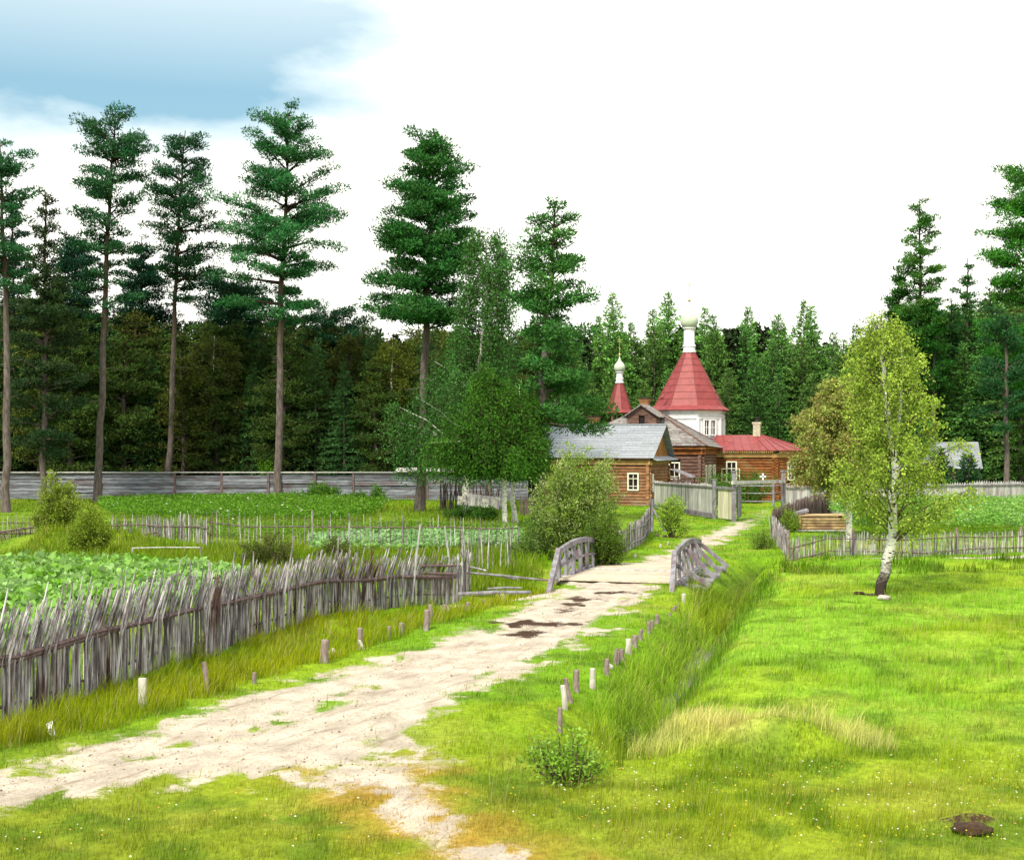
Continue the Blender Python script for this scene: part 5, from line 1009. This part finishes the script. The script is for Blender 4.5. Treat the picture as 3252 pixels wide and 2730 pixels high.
sg = thing('stake_fence', p3(SL2[1], 0), 'pale close-set stake fence right of the knoll shrubs, sagging at its middle', 'fence')
mb = MB(); stakes(mb, SL2, .075, 1.0, .95, .02, hv=.12); mb.build('sticks', M['grey_v'], sg); mb = MB(); rail(mb, SL2, .62, .028, -.05); rail(mb, SL2[:3], .15, .03, -.05); mb.build('rail', M['dark_wattle'], sg)
SL3 = [G(u, v)[:2] for u, v in ((-80, 1106), (0, 1107), (85, 1104))]
sh = thing('stake_fence', p3(SL3[1], 0), 'short stretch of stake fence at the left edge behind the knoll', 'fence')
mb = MB(); stakes(mb, SL3, .10, .95, .95, .015); mb.build('sticks', M['grey_v'], sh); mb = MB(); rail(mb, SL3, .22, .04, -.05); rail(mb, SL3, .6, .02, -.05); mb.build('rail', M['dark_wattle'], sh)
SL4 = [G(u, v)[:2] for u, v in ((-80, 1128), (0, 1127), (70, 1124))]
sh = thing('rail_barrier', p3(SL4[1], 0), 'low dark brushwood barrier at the left edge on the knoll', 'fence')
mb = MB(); stakes(mb, SL4, .08, .35, .35, .016, leanrnd=.2); mb.build('sticks', M['dark_wattle'], sh); mb = MB(); rail(mb, SL4, .3, .04); mb.build('rail', M['dark_wattle'], sh)
# fallen hurdle beside the knoll
q0 = at(228, 1128); hd = thing('hurdle', q0, 'broken dark woven hurdle leaning right of the knoll shrubs', 'hurdle'); mb = MB()
for i in range(22):
    t = i / 21; a = G(228 + 90 * t, 1132 - 10 * t); mb.tube([(a[0], a[1], 0.0), (a[0] + .16, a[1] + .1, .42 + .1 * math.sin(i))], .016, 4)
mb.build('sticks', M['dark_wattle'], hd); mb = MB()
for v0, v1, zz in ((1131, 1118, .08), (1131, 1118, .4)): a = G(226, v0); b = G(322, v1); mb.tube([(a[0], a[1] - .05, zz), (b[0], b[1] - .05, zz + .1)], .04, 5)
a = G(238, 1128); mb.tube([(a[0] - .25, a[1], -.05), (a[0] + .05, a[1], .85)], .045, 6); mb.build('rail', M['dark_wattle'], hd)
# sparse stakes right of the wattle end
SP = [G(u, v)[:2] for u, v in ((940, 1168), (985, 1175), (1035, 1172), (1060, 1168))]
se = thing('stake_fence', p3(SP[1], 0), 'loose row of thin leaning stakes between the wattle end and the willow', 'fence'); mb = MB(); stakes(mb, SP, .2, 1.2, 1.3, .02, hv=.25, leanrnd=.05); mb.build('sticks', M['grey_v'], se)
mb = MB(); a, b = G(940, 1192), G(998, 1196); mb.tube([(a[0], a[1], .5), (b[0], b[1], .35)], .03, 5); mb.build('rail', M['grey_v'], se)
# palings by the road bend, in front of the cabin
PL_ = [G(u, v)[:2] for u, v in ((1262, 1135), (1285, 1133), (1312, 1118), (1335, 1092))]
pf = thing('paling_fence', p3(PL_[1], 0), 'worn grey paling fence running from the big willow to the cabin corner', 'fence'); mb = MB()
pts = walk(PL_, .085)
for i, (q, d) in enumerate(pts):
    h = .88 + .22 * (i / len(pts)) + rf.uniform(-.08, .08) + (.35 if i > len(pts) * .93 else 0); z = float(H(*q)); mb.beam(p3(q, z - .1), p3(q + rf.normal(size=2) * .02, z + h), .08, .02, up=(-d[1], d[0], 0), taper=.7)
mb.build('palings', M['grey_v'], pf); mb = MB(); rail(mb, PL_, .7, .03, -.05); rail(mb, PL_, .25, .03, -.05); mb.build('rail', M['grey_beam'], pf)
q = G(1337, 1090); mb = MB(); mb.tube([p3(q[:2], -.1), p3(q[:2], 1.45)], .07, 7); mb.tube([p3(q[:2] + [.55, -.6], 0), p3(q[:2] + [.05, -.05], 1.0)], .045, 6); mb.build('post', M['grey_beam'], pf)
# ---- long plank fence of the far enclosure
FY = 99.3; fp = thing('plank_fence', (-18, FY, 0), 'long grey fence of horizontal planks in front of the wood', 'fence')
xs = -40.0; i = 0; edges = []
while xs < .9: edges.append(xs); xs += rf.choice([2.7, 3.3, 4.4, 5.2])
edges.append(1.2); mbp = []
for k in range(len(edges) - 1):
    a, b = edges[k], edges[k + 1]; mb = MB(); z = float(H((a + b) / 2, FY)) + .06; yy = FY + rf.uniform(-.05, .05); z0 = z
    while z < z0 + 1.74:
        w = rf.uniform(.13, .24); g = rf.choice([.015, .03, .07], p=[.5, .35, .15]); mb.beam((a + .09, yy + rf.uniform(-.03, .03), z + w / 2), (b - .06, yy + rf.uniform(-.03, .03), z + w / 2 + rf.uniform(-.015, .015)), .035, w, up=(0, 0, 1)); z += w + g
    mb.build('board_panel', M['grey_h'], fp)
    mb = MB(); mb.beam((a, FY - .02, -.2), (a, FY - .02, 1.92), .15, .15, up=(0, 1, 0)); mb.build('post', M['dark_wattle'], fp)
mb = MB()
for k in range(len(edges) - 1): mb.slab([(edges[k], FY - .16, 1.96), (edges[k + 1] - .02, FY - .16, 1.96), (edges[k + 1] - .02, FY + .16, 2.0), (edges[k], FY + .16, 2.0)], .03)
mb.build('capping_board', M['pale_v'], fp)
mb = MB()
for k, (u0, u1) in enumerate(((812, 866), (868, 905), (908, 950))):
    a = (u0 - 1050) / F * FY; b = (u1 - 1050) / F * FY; mb.slab([(a, FY - .35, 2.02), (b, FY - .35, 2.02), (b, FY + .1, 2.30), (a, FY + .1, 2.30)], .04)
mb.build('roof_board', M['pale_v'], fp)
# ---- gate fences of vertical planks
def vfence(name, label, a, b, h0, h1, mat, plank=.17, pts_=True, base=True, tip=.16, posts=(), side=-1):
    a = np.array(a, float); b = np.array(b, float); L_ = np.linalg.norm(b - a); d = (b - a) / L_; nn = np.array([d[1], -d[0]]); th = thing(name, p3((a + b) / 2, 0), label, 'fence'); mb = MB(); n = int(L_ / plank)
    for i in range(n):
        q0 = a + d * L_ * i / n; q1 = a + d * (L_ * (i + .95) / n); f = i / n; z = float(H(*q0)); h = h0 + (h1 - h0) * f; tt = tip * rf.uniform(.7, 1.2); t = rf.uniform(0, .012); mid = (q0 + q1) / 2; o_ = nn * t
        mb.prism([p3(q0 + o_, z + .03), p3(q1 + o_, z + .03), p3(q1 + o_, z + h), p3(mid + o_, z + h + tt), p3(q0 + o_, z + h)], (*(nn * -.025), 0))
    mb.build('pickets', M[mat], th); mb = MB(); f0 = float(H(*a)); f1 = float(H(*b))
    mb.beam(p3(a + nn * .05, f0 + h0 - .02), p3(b + nn * .05, f1 + h1 - .02), .07, .07)
    if base:
        for z in (.10, .24): mb.beam(p3(a + nn * .05, f0 + z), p3(b + nn * .05, f1 + z - .03), .05, .12)
    mb.build('rail', M['grey_beam'], th)
    for s, h in posts: q = a + d * s; mb = MB(); mb.beam(p3(q + nn * .08, -.1), p3(q + nn * .08, h), .17, .17, up=(*d, 0)); mb.beam(p3(q + nn * .08, h), p3(q + nn * .08, h + .05), .22, .22, up=(*d, 0)); mb.build('post', M['grey_beam'], th)
    return th
GA = np.array([11.23, 71.2]); GB = np.array([14.75, 76.5]); FE = np.array([10.63, 73.3])
vfence('picket_fence', 'grey vertical plank fence between the cabin corner and the small plank door', (8.62, 85.3), FE, 1.55, 1.68, 'pale_v', posts=((12.1, 2.05),))
vfence('picket_fence', 'long pale picket fence with pointed tops running right from the gate post', GB + [.12, 0], (36, 84.5), 1.62, 1.65, 'pale_v', base=False)
wk = thing('wicket_door', p3((FE + GA) / 2, 0), 'narrow door of fresh yellowish planks beside the tall gate post', 'door'); d = (GA - FE) / np.linalg.norm(GA - FE); nn = np.array([d[1], -d[0]]); mb = MB(); L_ = np.linalg.norm(GA - FE)
a0 = FE + np.array([.10, -.05]); a1 = GA + np.array([-.05, -.02]) ; d = (a1 - a0) / np.linalg.norm(a1 - a0)
for i in range(6): q0 = a0 + (a1 - a0) * i / 6; q1 = a0 + (a1 - a0) * (i + .94) / 6; mb.prism([p3(q0, .08), p3(q1, .08), p3(q1, 1.58), p3(q0, 1.58)], (0, .04, 0))
mb.build('door_boards', M['yellow_v'], wk); mb = MB(); mb.beam(p3(a0 - d * .1 + [0, -.05], 1.66), p3(a1 + d * .1 + [0, -.05], 1.66), .16, .12); mb.build('lintel', M['grey_beam'], wk)
mb = MB(); mb.tube([p3(a1 - d * .12 + [0, -.05], .85), p3(a1 - d * .12 + [0, -.05], 1.15)], .02, 6); mb.build('handle', M['iron'], wk)
gt = thing('gateway', p3((GA + GB) / 2, 0), 'open timber gateway with tall posts, crossbeam and small white cross on top', 'gate'); 
for q, h in ((GA, 2.5), (GB, 2.42)):
    mb = MB(); mb.beam(p3(q, -.2), p3(q, h), .21, .21, up=(0, 1, 0)); mb.beam(p3(q, h), p3(q, h + .07), .30, .30, up=(0, 1, 0)); mb.build('post', M['grey_beam'], gt)
bd = (GB - GA) / np.linalg.norm(GB - GA); off = np.array([bd[1], -bd[0]]) * .02
mb = MB(); mb.beam(p3(GA - bd * .25 + [0, -.14], 1.97), p3(GB + bd * .15 + [0, -.14], 1.90), .12, .17); mb.build('crossbeam', M['pale_v'], gt)
mb = MB(); c = GA + (GB - GA) * .56 + [0, -.14]; z = 2.03
mb.beam(p3(c, z), p3(c, z + .30), .07, .06, up=(0, 1, 0)); mb.beam(p3(c - [.12, 0], z + .18), p3(c + [.12, 0], z + .18), .06, .07)
for q in ((0, .30), (-.12, .18), (.12, .18)): mb.beam((c[0] + q[0] - .04, c[1], z + q[1]), (c[0] + q[0] + .04, c[1], z + q[1]), .064, .09)
mb.build('cross', M['white'], gt)
mb = MB(); l0 = GA + np.array([.22, .3]); l1 = l0 + np.array([.62, 2.7]); 
for i in range(10): q0 = l0 + (l1 - l0) * i / 10; q1 = l0 + (l1 - l0) * (i + .93) / 10; mb.prism([p3(q0, .12), p3(q1, .12), p3(q1, 1.8), p3(q0, 1.8)], (.035, -.01, 0))
mb.build('gate_leaf', M['grey_beam'], gt)
# rail fence inside the yard
ra, rb, rc = np.array([14.0, 88.5]), np.array([16.35, 88.0]), np.array([18.6, 92.5]); rl = thing('rail_fence', p3(rb, 0), 'three rail fence seen through the open gateway', 'fence'); mb = MB()
for z in (.35, .85, 1.32): mb.tube([p3(ra, z), p3(rb, z)], .045, 6); mb.tube([p3(rb, z), p3(rc, z + .05)], .04, 6)
mb.build('rail', M['grey_beam'], rl)
for q in (rb, ra, (rb + rc) / 2): mb = MB(); mb.tube([p3(q, -.1), p3(q, 1.6)], .075, 7); mb.build('post', M['grey_beam'], rl)
# brown wattle fence of the right garden
c0 = np.array([9.55, 48.7])
WR = [G(1581, 1104)[:2] + [.05, 0], np.array([11.4, 61.0]), np.array([12.9, 65.5]), np.array([15.0, 71.5]), np.array([18.0, 78.6])]
rw_ = thing('wattle_fence', p3(c0, 0), 'brown wattle fence enclosing the right garden beside the track', 'fence')
mb = MB(); stakes(mb, [c0, WR[0]], .05, .78, .95, .02, hv=.1, leanrnd=.05); mb.build('sticks', M['grey_v'], rw_)
mb = MB(); stakes(mb, WR, .06, .95, 1.35, .024, hv=.06, leanrnd=.03); mb.build('sticks', M['dark_wattle'], rw_)
FR_ = [c0, G(1760, 1140)[:2], G(1980, 1136)[:2], G(2250, 1130)[:2]]
rx = thing('stake_fence', p3(FR_[1], 0), 'long low fence of thin upright sticks along the sandy footpath', 'fence')
mb = MB(); stakes(mb, FR_, .046, .78, .78, .016, hv=.1, leanrnd=.02); mb.build('sticks', M['grey_v'], rx)
mb = MB(); rail(mb, FR_, .60, .02, -.03); rail(mb, FR_, .18, .02, -.03); mb.build('rail', M['dark_wattle'], rx)
for u in (1616, 1748, 1832, 1960, 2092): q = G(u, 1141 - (u - 1616) * .018); mb = MB(); mb.tube([p3(q[:2], -.1), p3(q[:2] + [.02, 0], .92)], .05, 7); mb.build('post', M['stake'], rx)
# dark broken wattle pen by the cart and brushwood by the cabin
pn = [G(903, 1046)[:2], G(945, 1044)[:2]]; th = thing('brush_fence', p3(pn[0], 0), 'dark rough brushwood pen beside the tilted cart', 'fence'); mb = MB(); stakes(mb, pn, .07, 1.75, 1.9, .03, hv=.14, leanrnd=.07); stakes(mb, [pn[1], pn[1] + [2.4, 2.2]], .09, 1.8, 1.3, .03, hv=.2, leanrnd=.1); mb.build('sticks', M['dark_wattle'], th)
pn = [G(1066, 1058)[:2], G(1115, 1060)[:2]]; th = thing('brush_fence', p3(pn[0], 0), 'dark brown stick fence between the birch pair and the cabin', 'fence'); mb = MB(); stakes(mb, pn, .075, 1.05, 1.2, .025, hv=.15, leanrnd=.06); mb.build('sticks', M['dark_wattle'], th); mb = MB(); rail(mb, pn, .8, .03); mb.build('rail', M['dark_wattle'], th)
# ---- old cart body tipped by the birch
cY = 78.5; ct = thing('cart', ((980 - 1050) / F * cY, cY, 0), 'old pale plank cart body tipped to one side under the weeping birch', 'cart')
A = P(938, 1030, cY); Bq = P(1021, 1039, cY + .6); mb = MB()
for dz, dy in ((0, 0), (.26, .02)): mb.beam(A + [0, dy, dz], Bq + [0, dy, dz], .04, .22)
for dz in (0, .26): mb.beam(A + [.5, 1.1, dz + .1], Bq + [.4, 1.1, dz + .1], .04, .22)
mb.build('side_board', M['pale_v'], ct); mb = MB(); mb.slab([A + [0, .03, -.12], Bq + [0, .03, -.12], Bq + [.4, 1.08, -.02], A + [.5, 1.08, -.02]], .05); mb.build('floor', M['grey_h'], ct)
for f in (.22, .45, .8, 1.0): q = A + (Bq - A) * f + [0, -.04, 0]; mb = MB(); mb.beam(q + [0, 0, -.15], q + [0, 0, .42], .08, .05, up=(0, 1, 0)); mb.build('stanchion', M['grey_beam'], ct)
mb = MB(); mb.tube([A + [.7, .1, -.15], A + [.35, -.4, -.75]], .04, 6); mb.tube([A + [.5, -.1, -.5], Bq + [-.9, -.1, -.35]], .05, 6); mb.tube([A + [.5, .5, -.2], [A[0] + .55, A[1] + .5, 0]], .07, 6); mb.tube([Bq + [-.3, .5, -.2], [Bq[0] - .3, Bq[1] + .5, -.05]], .07, 6); mb.build('shaft', M['grey_beam'], ct)
# ---- low rail and board in the left garden
q = at(340, 1160); th = thing('bench', q, 'low dark board bench at the edge of the burdock plot', 'bench'); a = at(303, 1160); b = at(398, 1163); mb = MB(); mb.beam([a[0], a[1], a[2] + .14], [b[0], b[1], b[2] + .10], .28, .05); mb.build('seat', M['stake'], th)
for t in (.1, .9): c = a + (b - a) * t; mb = MB(); mb.tube([c - [0, 0, .1], c + [0, 0, .1]], .05, 6); mb.build('leg', M['stake'], th)
th = thing('hand_rail', at(340, 1150), 'thin pale pole laid on short posts above the board bench', 'rail'); a = at(272, 1144); b = at(411, 1152); mb = MB(); mb.tube([a + [0, 0, .34], (a + b) / 2 + [0, 0, .42], b + [0, 0, .47]], .022, 6); mb.build('pole', M['pale_v'], th)
for c, h in ((a, .34), (b, .48)): mb = MB(); mb.tube([c - [0, 0, .1], c + [0, 0, h]], .03, 6); mb.build('post', M['grey_v'], th)
# ---- log crib
lc = np.array([12.6, 62.2]); th = thing('log_crib', p3(lc, 0), 'low stack of fresh yellow logs notched into a box, with a grey log on top', 'log crib'); mb = MB(); w, dd = 2.35, 1.3; z = .2
for k in range(4):
    zz = z + k * .125; mb.tube([(lc[0] - .1, lc[1] - .2, zz), (lc[0] + w, lc[1] - .2, zz)], .068, 8); mb.tube([(lc[0] - .1, lc[1] + dd, zz), (lc[0] + w, lc[1] + dd, zz)], .068, 8)
    for x in (.05, w - .18): mb.tube([(lc[0] + x, lc[1] - .38, zz + .06), (lc[0] + x, lc[1] + dd + .2, zz + .06)], .062, 8)
mb.build('log', M['sawn'], th); mb = MB(); mb.beam((lc[0] - .2, lc[1] - .3, .1), (lc[0] + w, lc[1] - .3, .1), .12, .05)
for x in (.2, 1.2, 2.1): mb.tube([(lc[0] + x, lc[1] - .3, -.1), (lc[0] + x, lc[1] - .3, .09)], .07, 6)
mb.build('sill_beam', M['pale_v'], th); mb = MB()
for j in range(8): mb.beam((lc[0], lc[1] - .1 + j * .17, .74), (lc[0] + w - .1, lc[1] - .1 + j * .17, .76), .16, .03)
mb.build('lid', M['sawn'], th)
o = MB(); o.tube([(lc[0] - .12, lc[1] - .2, .80), (lc[0] + .55, lc[1] + .6, .92)], .12, 10); o = o.build('log', M['grey_beam'], loc=(lc[0], lc[1], .8)); tag(o, 'short grey log lying across the left end of the log crib', 'log')
# ---------------------------------------------------------------- bridge
br = thing('bridge', p3((BL0 + BR1) / 2, 0), 'small plank bridge with two arched grey timber railings', 'bridge')
sdv = BL1 - BL0; sdv = sdv / np.linalg.norm(sdv); sdr = BR1 - BR0; sdr = sdr / np.linalg.norm(sdr); outL = np.array([-sdv[1], sdv[0]]); outR = np.array([sdr[1], -sdr[0]])
mb = MB(); nP = 26
for i in range(nP):
    f = (i + .5) / nP; a = BL0 + (BL1 - BL0) * f - outL * -.0 + outL * .15; b = BR0 + (BR1 - BR0) * f + outR * .1
    if 5 < i: a = a - outL * .3
    z = .075 + rf.uniform(-.004, .004); w = np.linalg.norm(BL1 - BL0) / nP * .95; mb.beam(p3(a, z), p3(b, z), w, .05)
mb.build('deck', M['deck'], br)
mb = MB(); a = BL0 + (BL1 - BL0) * .58; b = BR0 + (BR1 - BR0) * .50; mb.beam(p3(a - outL * .2, .115), p3(b, .115), .42, .03); mb.build('cross_plank', M['stakepale'], br)
for q0, q1, o_ in ((BL0, BL1, outL), (BR0, BR1, outR)):
    mb = MB(); d = (q1 - q0) / np.linalg.norm(q1 - q0); mb.tube([p3(q0 - d * .3 + o_ * .1, .02), p3(q1 + d * .3 + o_ * .1, .02)], .11, 8); mb.build('beam', M['grey_beam'], br)
for f in (.04, .35, .65, .97):
    mb = MB(); q = BR0 + (BR1 - BR0) * f; mb.tube([p3(q - outR * .3, -.02), p3(q + outR * .85, -.08)], .10, 8); mb.build('cross_log', M['grey_beam'], br)
    mb = MB(); q = BL0 + (BL1 - BL0) * f; mb.tube([p3(q - outL * .3, -.02), p3(q + outL * (.25 if f < .5 else .5), -.04)], .10, 8); mb.build('cross_log', M['grey_beam'], br)
def railing(q0, q1, o_, hs, strut, nposts, outs, lowrail=True):
    d = (q1 - q0) / np.linalg.norm(q1 - q0); L_ = np.linalg.norm(q1 - q0); f = lambda t: np.interp(t, [0, .16, .35, .6, .8, 1], hs); mb = MB(); ks = np.linspace(0, 1, 9)
    for a, b in zip(ks[:-1], ks[1:]): mb.beam(p3(q0 + (q1 - q0) * a, f(a)), p3(q0 + (q1 - q0) * (b + .012), f(b)), .10, .15)
    r_ = mb.build('railing', M['grey_beam'], br)
    mb = MB(); mb.beam(p3(q0 + d * .03, f(0) + .06), strut, .13, .13, up=(*o_, 0)); mb.build('strut', M['grey_beam'], r_)
    for i in range(nposts):
        t = (i + .08) / (nposts - .85); q = q0 + (q1 - q0) * t; mb = MB(); lean = rf.uniform(-.03, .03); mb.beam(p3(q, .0), p3(q + d * lean, f(t) - .07), .15, .09, up=(*o_, 0)); mb.build('post', M['grey_beam'], r_)
    if lowrail:
        mb = MB(); ks = np.linspace(0, 1, 7)
        for a, b in zip(ks[:-1], ks[1:]): mb.beam(p3(q0 + (q1 - q0) * a - o_ * .07, f(a) * .56 - .02), p3(q0 + (q1 - q0) * b - o_ * .07, f(b) * .56 - .02), .04, .07)
        mb.build('mid_rail', M['grey_beam'], r_)
    for t, l, h in outs: q = q0 + (q1 - q0) * t; mb = MB(); mb.beam(p3(q + o_ * .06, f(t) * h), p3(q + o_ * l, .0), .12, .10, up=(*d, 0)); mb.build('brace', M['grey_beam'], r_)
railing(BL0, BL1, outL, [.84, .93, 1.0, .99, .90, .74], G(1124, 1208) - [0, 0, .15], 7, [(.3, .55, .75), (.55, .55, .75), (.9, .5, .75)])
railing(BR0, BR1, outR, [.84, .92, .98, .97, .90, .76], G(1377, 1214) - [0, 0, .15], 7, [(.03, .95, .62), (.35, .9, .85), (.65, .85, .9), (.98, .9, .9)], lowrail=True)
for (u0, v0, u1, v1, z0, z1, r, nm, lab) in ((935, 1172, 1125, 1190, .42, .2, .03, 'pole', 'long thin pole spanning from the wattle fence end to the bridge'), (940, 1218, 1088, 1214, .05, .07, .05, 'log', 'grey log lying on the sand by the stream left of the track'),
     (1000, 1207, 1070, 1205, .02, .02, .03, 'pole', 'short pale pole lying behind the grey log'), (1010, 1178, 1060, 1188, .3, .12, .03, 'board', 'narrow pale board slanting into the weeds beside the low willow')):
    a = G(u0, v0, z0); b = G(u1, v1, z1); mb = MB(); mb.tube([a, (a + b) / 2 + [0, 0, .015], b], [r, r * 1.05, r * .8], 7); o = mb.build(nm, M['grey_beam'], loc=(a + b) / 2); tag(o, lab, nm)
# ---------------------------------------------------------------- stakes along the track
def stake(u, vb, vt, w, label, lean=(0, 0), pale=False, flat=False, grp='stakes along the left verge of the track', name='stake', broken=False):
    b = at(u, vb); h = (vb - vt) / F * b[1]; r = w / 2 / F * b[1]; mb = MB(); top = b + np.array([lean[0] * h, lean[1] * h, h])
    if flat: mb.beam(b - [0, 0, .2], top, r * 2, r * 1.2, up=(0, 1, 0))
    else:
        m_ = (b + top) / 2; mb.tube([b - np.array([lean[0] * .2, 0, .2]), b, m_ + rf.normal(size=3) * r * .12, top - [0, 0, r * .25], top], [r * 1.12, r * 1.1, r * 1.0, r * .97, r * .75], 9)
        if broken: mb.tube([b + [r * .5, -r * .3, 0], b + [r * .9, -r * .5, h * .45]], [r * .5, r * .15], 5)
    o = mb.build(name, M['stakepale' if pale else 'stake'], loc=b); tag(o, label, 'stake', grp)
LS = [(291, 1452, 1390, 15, 'pale flat-topped square stake nearest the camera on the left verge', (0.02, 0), True, True), (426, 1424, 1357, 10, 'tall thin stake leaning left, between the pale square stake and the tiny stub', (-.12, 0), False, False), (522, 1402, 1378, 9, 'tiny pointed stub left of the stake with the pale stone', (0, 0), False, False),
      (665, 1360, 1311, 17, 'thick reddish stake beside the pale stone', (.04, 0), False, False), (738, 1330, 1287, 12, 'pale-topped brown stake with a slanting piece at its foot', (0, 0), False, False), (797, 1311, 1283, 10, 'short stake left of the dark rotten stub', (.06, 0), False, False),
      (823, 1302, 1277, 12, 'dark rotten stub with pale top, left verge', (.03, 0), False, False), (874, 1291, 1249, 13, 'front one of the two close stakes on the left verge', (.05, 0), False, False), (884, 1278, 1239, 9, 'rear one of the two close stakes on the left verge', (-.06, 0), False, False),
      (913, 1267, 1239, 9, 'narrow dark stake right of the two close stakes', (-.04, 0), False, False), (960, 1255, 1234, 10, 'short thick stake before the sandy pool edge', (0, 0), False, False), (1001, 1243, 1228, 9, 'small stub tilted far to the left by the stream sand', (-.8, 0), False, False),
      (1023, 1233, 1212, 10, 'left stake of the pair touching the grey log', (0, 0), False, False), (1032, 1235, 1217, 8, 'right paler stake of the pair touching the grey log', (-.1, 0), True, False), (746, 1332, 1312, 6, 'slanting broken piece leaning on the pale-topped brown stake', (-.45, 0), True, False)]
for u, vb, vt, w, lab, ln, pale, flat in LS: stake(u, vb, vt, w, lab, ln, pale, flat)
RS = [(1148, 1512, 1461, 11, 'dark red stake standing in the foreground alder bush', (.0, 0), 0), (1159, 1466, 1417, 11, 'pale slanted stake above the alder bush', (-.1, 0), 1), (1170, 1442, 1393, 11, 'grey stake leaning left behind the pale slanted one', (-.22, 0), 0), (1182, 1418, 1373, 13, 'thick cracked stake with knobbed top on the right verge', (0, 0), 0),
      (1215, 1411, 1370, 12, 'pale brown stake standing apart right of the knobbed one', (0, 0), 1), (1245, 1385, 1350, 11, 'dark upright stake on the right verge before the hummocky turf', (0, 0), 0), (1261, 1370, 1338, 8, 'thin stake with a pale stone at its foot', (.12, 0), 0), (1267, 1360, 1334, 9, 'blunt dark stake close behind the thin one', (.05, 0), 0),
      (1276, 1352, 1330, 9, 'short weathered stub in the middle of the right row', (0, 0), 0), (1288, 1341, 1311, 12, 'split pale stake widening to its foot', (.02, 0), 1), (1302, 1326, 1302, 12, 'broad squat stake behind the split pale one', (0, 0), 0), (1313, 1314, 1292, 9, 'stake with a leaning broken strip, right row', (.1, 0), 0),
      (1330, 1297, 1275, 8, 'first of three close thin stakes far along the right row', (0, 0), 0), (1337, 1291, 1271, 8, 'middle of three close thin stakes far along the right row', (0, 0), 0), (1347, 1284, 1266, 9, 'last of three close thin stakes far along the right row', (0, 0), 0), (1374, 1266, 1260, 6, 'very low stub past the three close stakes', (0, 0), 0),
      (1382, 1256, 1247, 8, 'low stub in pale grass nearing the bridge', (.2, 0), 0), (1391, 1246, 1238, 7, 'tiny stub just before the right bridge railing', (0, 0), 0), (1402, 1236, 1217, 9, 'stake at the foot of the right bridge railing', (0, 0), 1)]
for u, vb, vt, w, lab, ln, pale in RS: stake(u, vb, vt, w, lab, ln, bool(pale), False, 'stakes along the ditch side of the track')
for u, v, s, lab in ((1355, 1122, 5, 'left small whitish peg in the grass beyond the bridge'), (1303, 1143, 5, 'small whitish peg nearest the left railing'), (1370, 1118, 4, 'right small dark peg in the grass beyond the bridge')): stake(u, v, v - 7, s, lab, (0, 0), True, False, 'small pegs in the grass beyond the bridge')
# stones and boards
def rock(u, v, w, h, label, mat='stone', name='stone', cat='stone'):
    b = at(u, v); W_ = w / F * b[1]; Hh = h / F * b[1]; import bmesh; bm = bmesh.new(); bmesh.ops.create_icosphere(bm, subdivisions=3, radius=1)
    for q in bm.verts:
        k = 1 + .25 * (float(fbm(q.co.x * 1.5 + u, q.co.y * 1.5 + q.co.z * 2, 5)) - .5) * 2; q.co = Vector((q.co.x * W_ / 2 * k, q.co.y * W_ / 2.4 * k, (q.co.z * .6 + .35) * Hh * k))
    me = bpy.data.meshes.new(name); bm.to_mesh(me); bm.free(); o = link(name, me, M[mat], None, True); o.location = Vector(b); tag(o, label, cat)
rock(681, 1345, 18, 16, 'rounded pale stone behind the thick reddish stake'); rock(1813, 1230, 28, 11, 'flat tan stone at the foot of the leaning birch'); rock(1254, 1380, 9, 10, 'small pale stone between stakes on the right verge')
rock(1348, 1100, 9, 6, 'left dark clod below the slim sapling', 'dark_wattle', 'clod', 'clod'); rock(1363, 1101, 10, 5, 'right dark clod below the slim sapling', 'dark_wattle', 'clod', 'clod'); rock(1250, 1375, 0.1 + 5, 4, 'orange tinted pebble by the pale stone')
b = at(100, 1512); mb = MB(); mb.slab([b + [-.07, .10, .16], b + [.0, .14, .20], b + [.10, -.02, .0], b + [.02, -.06, -.02]], .02); o = mb.build('board', M['white'], loc=b); tag(o, 'small white board tilted in the grass at bottom left', 'board')
for u, v, w, hh, lab in ((1992, 1706, 84, 22, 'dark brown molehill of bare earth in the lower right meadow'), (1762, 1224, 22, 6, 'dark earth and roots at the left foot of the leaning birch')): rock(u, v, w, hh, lab, 'mole', 'molehill', 'molehill')
sk = MB(); b = at(1293, 1355); b = at(1068, 1572)
